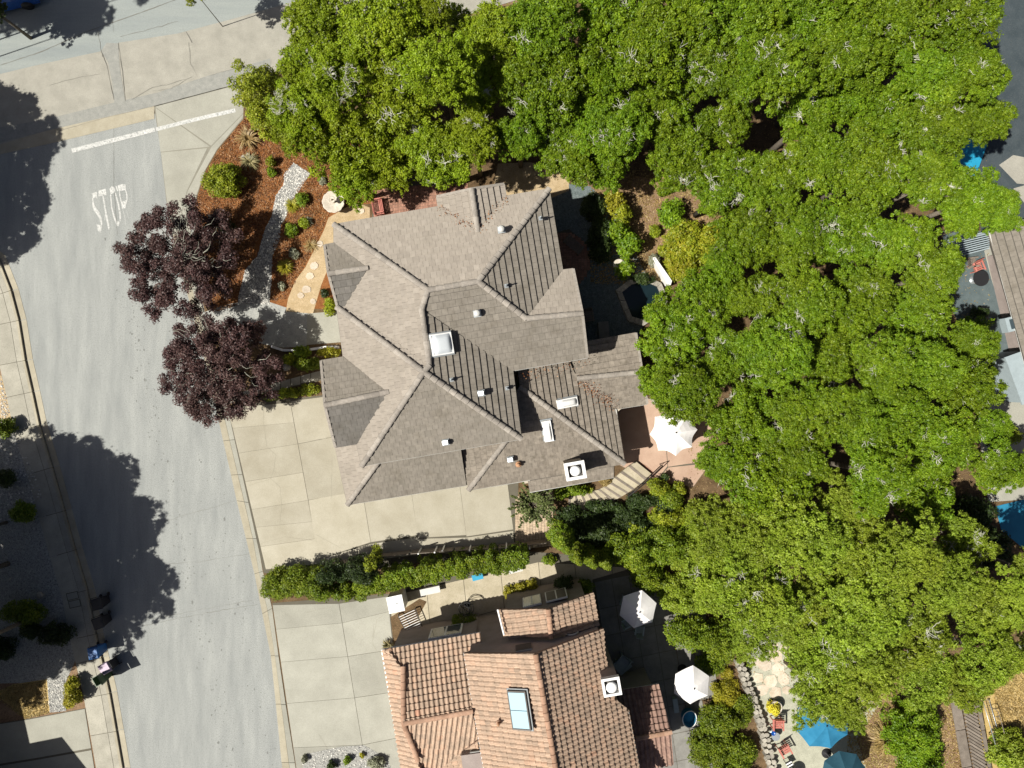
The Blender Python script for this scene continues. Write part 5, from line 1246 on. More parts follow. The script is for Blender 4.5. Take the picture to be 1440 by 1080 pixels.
# white slats standing in for slits of sunlight on shaded ground
t = thing('slatted_gate', 'black iron gate with slats lying in the shadow behind the white cabinet', 'gate', (0, 0, 0))
for k in range(9):
    a_, b_ = P(561 + k * 1.6, 868 + k * 3.0, .5), P(583 + k * 1.3, 858 + k * 3.1, .5); d = b_ - a_; c_ = (a_ + b_) / 2
    MB().box(c_, (d.length, .028, .03), math.atan2(d.y, d.x)).build('slat', M['white'], t)
for s in ((560, 866, 575, 896), (584, 857, 596, 887)):
    a_, b_ = P(s[0], s[1], .5), P(s[2], s[3], .5); d = b_ - a_; c_ = (a_ + b_) / 2; MB().box(c_ - Vector((0, 0, .03)), (d.length, .04, .04), math.atan2(d.y, d.x)).build('side_rail', M['black'], t)
    for p in (a_, b_): MB().box((p.x, p.y, .28), (.05, .05, .36)).build('leg', M['black'], t)
m_ = MB(); dk = sheet('dark_bed', [(549, 868), (590, 842), (600, 846), (588, 868), (592, 885), (640, 880), (700, 866), (700, 895), (555, 915)], .127, M['litter'], 'dark planting bed against the tiled house')
# wire sphere
c = P(657, 850, .13); t = thing('garden_sculpture', 'black wire orb sculpture on the tan side yard', 'sculpture', c)
for k in range(5):
    R_ = Matrix.Rotation(k * PI / 5, 3, 'Z') @ Matrix.Rotation(.5, 3, 'X'); m_ = MB(); m_.tube([R_ @ Vector((.42 * math.cos(a), 0, .42 * math.sin(a))) + Vector((0, 0, .75)) for a in [2 * PI * i / 24 for i in range(25)]], .014, 5, cap=False); m_.build('hoop', M['black'], t)
m_ = MB(); m_.tube([Vector((.43 * math.cos(a), .43 * math.sin(a), .75)) for a in [2 * PI * i / 24 for i in range(25)]], .016, 5, cap=False); m_.build('hoop', M['black'], t)
MB().lathe([(.2, 0), (.06, .06), (.05, .35)], 12).build('stand', M['black'], t)
# wooden framed doormat bay
t = thing('planter_bed', 'wooden framed bed with brown mulch beside the boxed hedge', 'planter', P(687, 879, .13), math.radians(10))
MB().box((0, 0, .1), (.78, .5, .2)).build('mulch', M['mulch'], t)
for s in (-1, 1): MB().box((s * .41, 0, .12), (.05, .6, .26)).build('plank', M['wood'], t); MB().box((0, s * .28, .12), (.77, .05, .26)).build('plank', M['wood'], t)
# stone wall beside the gravel terrace
sw = thing('stone_wall', 'rough stone retaining wall left of the gravel terrace with red chairs', 'wall', (0, 0, 0))
ln = resample([(1036, 925), (1043, 938), (1050, 960), (1060, 985), (1070, 1015), (1077, 1045), (1085, 1075), (1096, 1120)], 7)
for i in range(len(ln) - 1):
    for k in range(2):
        a_, b_ = P(*ln[i], .0), P(*ln[i + 1], .0); d = b_ - a_; c_ = (a_ + b_) / 2 + Vector((-.22 + k * .24 + random.uniform(-.03, .03), random.uniform(-.03, .03), 0)); r = .16
        m_ = MB(); m_.prism([(c_.x + math.cos(q * PI / 3 + i) * r * random.uniform(.8, 1.1), c_.y + math.sin(q * PI / 3 + i) * r * random.uniform(.8, 1.1)) for q in range(6)], .05, random.uniform(.5, .66), random.random()); m_.build('stone', M['rubble'], sw)
sheet('gravel_terrace', [(1052, 962), (1110, 950), (1240, 985), (1205, 1040), (1235, 1130), (1100, 1130), (1068, 1010)], .118, M['pea'], 'grey green pea gravel terrace at the bottom right')
sheet('mulch_slope', [(1180, 985), (1250, 950), (1345, 960), (1352, 1130), (1235, 1130), (1205, 1040)], .114, M['soil'], 'brown chip mulch between the oaks and the timber ramp')
sheet('dry_slope', [(1370, 960), (1440, 900), (1560, 900), (1560, 1200), (1400, 1200)], .114, M['drygrass'], 'golden dry grass slope at the bottom right corner')
fg = sheet('flagstone_path', [(1040, 850), (1075, 830), (1118, 940), (1112, 990), (1060, 985), (1052, 940)], .12, M['pea'], 'flagstone path coming out under the oak branches')
for (x, y, r) in ((1072, 872, 8), (1080, 889, 8), (1068, 897, 7), (1085, 905, 8), (1073, 915, 8), (1090, 922, 9), (1104, 912, 7), (1076, 934, 9), (1094, 941, 9), (1108, 930, 7), (1066, 953, 8), (1084, 958, 9), (1102, 955, 8), (1072, 970, 8), (1090, 974, 9), (1106, 970, 6), (1064, 930, 6), (1060, 880, 7), (1066, 860, 7)):
    w = P(x, y, .121); m_ = MB(); a0 = random.uniform(0, 6); nn = random.choice((5, 6))
    m_.prism([(w.x + math.cos(a0 + q * 2 * PI / nn) * r / 24 * random.uniform(.95, 1.3), w.y + math.sin(a0 + q * 2 * PI / nn) * r / 24 * random.uniform(.9, 1.25)) for q in range(nn)], .11, .14 + random.uniform(0, .01), random.random()); m_.build('flagstone', M['flag'], fg)
# timber ramp
rp = thing('boardwalk', 'weathered timber boardwalk with plank treads and side boards at the bottom right', 'boardwalk', (0, 0, 0))
for i in range(26):
    y = 982 + i * 5.2; x = 1352 + (y - 985) * .175
    a_, b_ = P(x, y, .42), P(x + 21, y + 13, .42); d = b_ - a_
    MB().box((a_ + b_) / 2, (d.length, .128, .04), math.atan2(d.y, d.x), random.random()).build('plank', M['wood'], rp)
for off, z in ((-9, .34), (23, .55)):
    for j in range(3):
        y0 = 975 + j * 52; x0 = 1352 + (y0 - 985) * .175 + off
        a_, b_ = P(x0, y0, z), P(x0 + 9.1, y0 + 51, z); d = b_ - a_; MB().box((a_ + b_) / 2, (d.length, .2 if off > 0 else .55, .06), math.atan2(d.y, d.x), random.random()).build('side_board', M['wood'], rp)
        MB().box((a_.x, a_.y, z / 2), (.09, .09, z)).build('post', M['wood'], rp)
rl_ = thing('metal_railing', 'bent wire mesh railing beside the dry grass slope', 'railing', (0, 0, 0))
for off in (0, 9):
    MB().tube([P(1382 + off, 985, 1.0 - off * .08), P(1402 + off, 1055, 1.0 - off * .08)], .022, 5).build('rail', M['metal'], rl_)
for i in range(22):
    u = i / 21; MB().tube([P(1382 + 20 * u, 985 + 70 * u, 1.0), P(1391 + 20 * u, 985 + 70 * u, .28)], .008, 4).build('baluster', M['metal'], rl_)
for p in ((1391, 985), (1411, 1055)): w = P(*p, .28); MB().box((w.x, w.y, .2), (.05, .05, .3)).build('post', M['metal'], rl_)
t = thing('handrail', 'thin dark pole handrail standing in the dry grass', 'railing', (0, 0, 0)); MB().tube([P(1403, 1000, .8), P(1409, 1018, .85), P(1415, 1042, .8)], .022, 5).build('rail', M['wood'], t)
for p in ((1403, 1000), (1415, 1042)): w = P(*p, .8); MB().tube([(w.x, w.y, .1), w], .018, 5).build('post', M['wood'], t)
MB().tube([P(1396, 1009, .8), P(1406, 1007, .8)], .018, 5).build('crossbar', M['wood'], t)
# right edge: pergola, table and chairs, blue pool and cover
pg = thing('pergola', 'slatted pergola strips between oak leaves and the right hand roof', 'pergola', (0, 0, 0))
for i in range(9):
    a_, b_ = P(1334, 338 + i * 3.2, 2.4), P(1391, 325 + i * 3.0, 2.4); d = b_ - a_; MB().box((a_ + b_) / 2, (d.length, .055, .05), math.atan2(d.y, d.x)).build('slat', M['deck_blue'], pg)
for p in ((1335, 338), (1336, 362), (1390, 326), (1390, 349)): w = P(*p, 2.3); MB().box((w.x, w.y, 1.15), (.09, .09, 2.3)).build('post', M['deck_blue'], pg)
lounge(1368, 377, .4, 'red chair on the pale patio below the pergola', 'wood_red', sz=.5); lounge(1360, 371, 1.7, 'dark wood chair in the shade below the pergola', 'wood', sz=.5)
round_table(1368, 394, .45, .72, 'black', 'dark round table on the pale patio at the right edge')
tag(sheet('pool', [(1400, 712), (1450, 700), (1520, 720), (1500, 790), (1440, 772), (1408, 745)], .13, M['pool'], None, th=.04), 'turquoise swimming pool half hidden by oaks at the right edge', 'pool')['kind'] = 'thing'
t = thing('pool_cover', 'turquoise cover showing between the oaks near the top right', 'cover', P(1357, 222, .12)); MB().box((0, 0, .35), (1.5, 2.0, .06), math.radians(-20)).build('cover', M['blue_cover'], t); MB().box((0, 0, .17), (1.4, 1.9, .3), math.radians(-20)).build('frame', M['trim'], t)
t = thing('garden_shed', 'pale blue grey flat topped shed between the oaks at the right edge', 'shed', P(1402, 530, 0), math.radians(20)); MB().box((0, 0, 1.1), (1.3, 2.6, 2.2)).build('wall', M['deck_blue'], t); MB().box((0, 0, 2.25), (1.5, 2.8, .1)).build('roof', M['deck_blue'], t)
# parked car at the top left, mostly hidden
t = thing('parked_car', 'dark blue parked car cut by the top left corner under the tree', 'car', P(8, 0, .02), math.radians(14))
def car(t):
    pr = [(-2.1, .3), (-2.15, .65), (-1.9, .9), (-1.2, .98), (-.6, 1.4), (.8, 1.42), (1.5, 1.0), (2.1, .88), (2.2, .6), (2.1, .3)]
    m_ = MB(); n = len(pr); vs = []
    for y, k in ((-.86, 0), (-.7, 1), (.7, 1), (.86, 0)):
        for x, z in pr: vs.append((x, y, z if (z < 1 or k) else .98))
    fs = [(j * n + i, j * n + (i + 1) % n, (j + 1) * n + (i + 1) % n, (j + 1) * n + i) for j in range(3) for i in range(n)] + [tuple(range(n)), tuple(range(3 * n, 4 * n))[::-1]]
    m_.add(vs, fs); m_.build('body', M['carpaint'], t)
    MB().add([(.85, -.62, 1.41), (.85, .62, 1.41), (1.48, .66, 1.03), (1.48, -.66, 1.03)], [(0, 3, 2, 1)]).build('windscreen', M['window'], t, mw=Matrix.Translation((.02, 0, .015)))
    MB().add([(-.63, -.62, 1.39), (-.63, .62, 1.39), (-1.18, .66, 1.0), (-1.18, -.66, 1.0)], [(0, 1, 2, 3)]).build('rear_window', M['window'], t, mw=Matrix.Translation((-.02, 0, .015)))
    for x in (-1.35, 1.35):
        for y in (-.82, .82): MB().lathe([(.33, -.1), (.33, .1)], 18).build('wheel', M['black'], t, mw=Matrix.Translation((x, y, .33)) @ Matrix.Rotation(PI / 2, 4, 'X'))
car(t)

# ------------------------------------------------------------------ vegetation
def zone(x, y):
    if x < 520: return 'grove above the red brick patio'
    if x < 740: return 'grove above the roof peak of the grey house'
    if y < 130 and x < 1000: return 'top edge of the wood, middle'
    if y < 130: return 'top edge of the wood, right'
    if y < 300 and x < 1010: return 'wood above the shaded back garden'
    if y < 300 and x < 1200: return 'upper wood left of the turquoise cover'
    if y < 300: return 'wood beside the shaded asphalt court'
    if y < 470 and x < 1100: return 'wood right of the pond and yellow bushes'
    if y < 470 and x < 1240: return 'middle wood above its dark central gap'
    if y < 470: return 'wood beside the pergola and pale patio'
    if y < 660 and x < 1060: return 'wood edge beside the pink patio parasol'
    if y < 660 and x < 1250: return 'central wood right of the pink patio'
    if y < 660: return 'right hand wood above the swimming pool'
    if y < 800 and x < 1180: return 'wood below the pink patio'
    if y < 800: return 'wood left of the swimming pool'
    if x < 1200: return 'lower wood above the blue parasol'
    return 'lower wood above the timber boardwalk'
GR = []
def grove(lst, kind_, mat, adj):
    for x, y, r, z in lst:
        if x > 1280 and y < 560: z += 2.2
        GR.append((x + random.uniform(-5, 5), y + random.uniform(-5, 5), r * (.94 if kind_ == 'oak' else 1.0) * random.uniform(.86, 1.1), max(4.2, z + random.uniform(-1.5, 1.3)), kind_, mat, adj))
grove([(440, 108, 46, 6.4), (455, 38, 54, 7.5), (540, 52, 70, 8.5), (565, 128, 72, 8.8), (418, 165, 38, 5.0), (432, 190, 48, 5.2), (505, 205, 62, 6.6), (505, 255, 36, 4.2), (600, 25, 42, 7.0), (622, 100, 52, 8.0),
       (622, 222, 62, 6.2), (555, 232, 40, 5.4), (675, 130, 46, 6.5), (700, 60, 48, 7.5), (480, 120, 50, 7.0), (672, 200, 42, 5.6), (650, 50, 40, 6.6)], 'bay', 'bay', 'olive green bay tree')
grove([(765, 45, 58, 7.2), (760, 130, 56, 7.0), (735, 195, 40, 5.6), (800, 205, 52, 6.3), (832, 120, 58, 7.6), (862, 35, 58, 7.6), (868, 195, 52, 6.6), (925, 85, 60, 8.0), (925, 165, 50, 7.2), (850, 238, 34, 4.6),
       (965, 25, 58, 8.2), (995, 105, 56, 8.4), (960, 235, 52, 6.2), (1045, 45, 60, 8.4), (1085, 105, 55, 8.6), (1010, 180, 42, 6.6), (1120, 25, 56, 8.2), (1135, 165, 56, 8.2), (1180, 90, 60, 8.6), (1200, 20, 58, 8.2),
       (1255, 55, 60, 8.2), (1300, 120, 58, 8.0), (1335, 40, 56, 7.8), (1362, 112, 40, 7.0), (1232, 160, 56, 8.0), (1305, 195, 56, 7.6), (1362, 175, 36, 6.0), (1028, 265, 54, 7.2), (1090, 255, 50, 7.8), (1155, 245, 56, 8.4),
       (1222, 245, 56, 8.2), (1290, 262, 54, 7.6), (1345, 290, 46, 6.8), (1390, 305, 32, 5.2), (1045, 330, 50, 6.6), (1115, 335, 54, 7.8), (1185, 335, 56, 8.2), (1255, 345, 52, 7.6), (1300, 395, 44, 6.8), (1010, 390, 36, 5.2),
       (1062, 425, 50, 7.2), (1132, 425, 56, 8.2), (1205, 425, 56, 8.4), (1275, 450, 50, 7.6), (940, 478, 50, 6.0), (930, 540, 36, 5.2), (985, 425, 46, 6.2), (968, 548, 52, 6.6), (1012, 500, 46, 7.0), (1085, 500, 52, 7.8), (1155, 505, 58, 8.6),
       (1228, 515, 56, 8.4), (1295, 520, 50, 7.8), (1345, 480, 36, 5.8), (1350, 550, 48, 7.2), (1378, 600, 36, 6.2), (1035, 590, 50, 7.0), (1078, 672, 62, 7.6), (1015, 650, 42, 6.0), (1108, 585, 46, 7.2), (1182, 585, 56, 8.4),
       (1252, 590, 56, 8.2), (1320, 620, 54, 7.8), (1385, 655, 40, 6.6), (1420, 660, 32, 5.5), (1225, 668, 54, 8.0), (1290, 692, 52, 7.4), (1115, 640, 46, 7.4)], 'oak', 'oak', 'bright green oak')
grove([(1005, 735, 44, 6.0), (1065, 755, 56, 7.4), (1130, 755, 56, 7.8), (1195, 758, 58, 8.0), (1262, 775, 54, 8.0), (1320, 815, 54, 7.6), (1440, 800, 40, 6.0), (1350, 760, 40, 6.6), (1180, 705, 36, 6.6), (1370, 855, 52, 7.2), (1420, 835, 40, 6.5), (1062, 830, 52, 6.6), (1130, 838, 58, 7.6),
       (1205, 850, 60, 7.8), (1285, 885, 56, 7.6), (1375, 920, 46, 6.4), (1150, 915, 54, 7.0), (1212, 930, 54, 7.2), (1295, 945, 46, 6.6), (1345, 950, 36, 5.6), (1145, 968, 40, 5.4), (1182, 985, 36, 4.8), (1060, 895, 34, 4.6), (1425, 905, 32, 5.4), (1008, 805, 46, 5.4), (1110, 880, 30, 4.8)], 'bay', 'olive', 'grey green feathery oak')
ORD = 'first second third fourth fifth sixth seventh eighth ninth tenth eleventh twelfth'.split()
ZG = {}
for q in sorted(GR): ZG.setdefault((zone(q[0], q[1]), q[6]), []).append(q)
for (zn, adj), qs in ZG.items():
    for i, (x, y, r, z, kind_, mat, _) in enumerate(qs):
        lb = adj + ((', ' + ORD[i] + ' from left') if len(qs) > 1 else '') + ' in ' + zn
        lb = ' '.join(lb.split()[:16])
        tree(x, y, r, z, kind_, mat, lb, name='oak_tree' if kind_ == 'oak' else 'bay_tree', group='trees of the wood', sq=random.uniform(.85, 1.15), twigs=(kind_ == 'oak' or random.random() < .45))
# plum trees by the street: open, purple
def plum(px, py, rpx, ztop, label, seed):
    zb = ztop - 2.2; w = P(px, py, ztop - 1.3); R = rpx * (H - ztop + 1.3) / 960
    t = thing('plum_tree', label, 'tree', (w.x, w.y, .1), 0, 'purple leaved plum trees beside the street')
    lb = crown_lobes(R - .2, 1.7, 150, .34, seed, edge=.13); r = np.random.default_rng(seed)
    lb = [(x, y, z + r.normal() * .2, q) for x, y, z, q in lb if r.random() > .05]
    lb += [(x * .8, y * .8, z - .9, q) for x, y, z, q in crown_lobes(R, 1.6, 40, .38, seed + 5)]
    V, tt = leaf_cloud([(x, y, z + zb - .1, q) for x, y, z, q in lb], 290, .056, inner=.4)
    obj('crown', quad_mesh('plum_crown', V, tt), LEAF['plum'], t)
    m_ = MB(); m_.tube([(0, 0, 0), (.05, .05, .9), (.0, .1, 1.6)], [.16, .13, .11], 8)
    rr = random.Random(seed)
    for (x, y, z, q) in rr.sample(lb, 26):
        e = Vector((x, y, z + zb)); m0 = Vector((0, .1, 1.6)); m_.tube([m0, m0.lerp(e, .5) + Vector((rr.uniform(-.2, .2), rr.uniform(-.2, .2), -.1)), e], [.06, .035, .01], 5)
    m_.build('trunk', M['bark'], t)
    m2 = MB()
    for i in range(34):
        a = rr.uniform(-.3, 1.4) if seed == 900 else rr.uniform(0, 6.28); q = rr.uniform(.15, .8) * R; z = zb + 1.75 * math.sqrt(1 - (q / R) ** 2 * .8); p = Vector((q * math.cos(a), q * math.sin(a), z)); th = a + rr.uniform(-.6, .6); l = rr.uniform(.3, .7)
        m2.tube([p - Vector((math.cos(th) * .2, math.sin(th) * .2, .2)), p, p + Vector((math.cos(th) * l * .5, math.sin(th) * l * .5, .1)), p + Vector((math.cos(th + .4) * l, math.sin(th + .4) * l, .12))], [.014, .012, .008, .004], 4, smooth=False)
    m2.build('bare_twigs', M['lichen'], t)
plum(250, 364, 86, 4.6, 'purple leaved plum tree above, beside the mulch bed and street', 900)
plum(308, 517, 84, 4.6, 'purple leaved plum tree below, above the driveway corner', 950)
# trees outside the frame on the left whose shade lies on the street
def shade_tree(sx, sy, h, rp, label, mat='oak'):
    w = SH(sx, sy, h - 1.2); tree(0, 0, 0, h, 'oak', mat, label, group='street trees beyond the left edge', world=w, rworld=rp / 24, twigs=False, name='street_tree', sq=1.2)
for i, (x, y, h, r) in enumerate([(-20, 180, 9, 68), (15, 262, 9, 58), (-30, 320, 9, 66), (42, 200, 9.5, 32), (-110, 250, 10, 95)]): shade_tree(x, y, h, r, 'street tree shading the junction, its shadow ' + ['beside the cross gutter', 'lowest on the asphalt', 'at the kerb curve', 'reaching furthest right', 'beyond the left edge'][i])
for i, (x, y, h, r) in enumerate([(100, 665, 9, 62), (45, 690, 9.5, 90), (150, 745, 9.5, 70), (60, 780, 10, 100), (185, 820, 9.5, 58), (130, 860, 9.5, 66), (90, 880, 9, 66), (20, 880, 9.5, 90), (-60, 720, 10, 110), (-60, 900, 9.5, 100), (20, 950, 8, 45), (140, 690, 9, 46)]): shade_tree(x, y, h, r, 'street tree beyond the left edge, ' + ORD[i] + ' of those shading the lower street')
for i, (x, y, h, r) in enumerate([(100, 12, 11, 40), (62, -10, 11, 50), (115, 40, 11, 16), (34, 35, 11, 18), (10, 5, 11, 40), (186, -8, 14, 18)]): shade_tree(x, y, h, r, 'street tree beyond the top left corner, ' + ORD[i] + ' of those shading the cross road')
LT = tree(279, -5, 22, 4.4, 'bay', 'lime', 'small lime green tree tip at the top edge over the cross road', twigs=False, name='street_tree')
for (x, y, h, r) in [(1400, 60, 7, 60), (1440, 150, 7, 60), (1395, 190, 6.5, 50), (1420, 240, 6.5, 34), (1450, 10, 7, 70), (1380, 10, 6, 46), (1462, 210, 7, 24)]:
    w = SH(x, y, h); w.x += 0
for o_ in LT.children:
    if o_.name.startswith('trunk'): o_.scale = (o_.scale[0] * .3, o_.scale[1] * .3, o_.scale[2])
for o_ in list(bpy.data.objects):
    if o_.parent and o_.parent.name.startswith('street_tree') and o_.name.startswith('trunk') and o_.parent is not LT: o_.scale = (o_.scale[0] * .5, o_.scale[1] * .5, o_.scale[2])
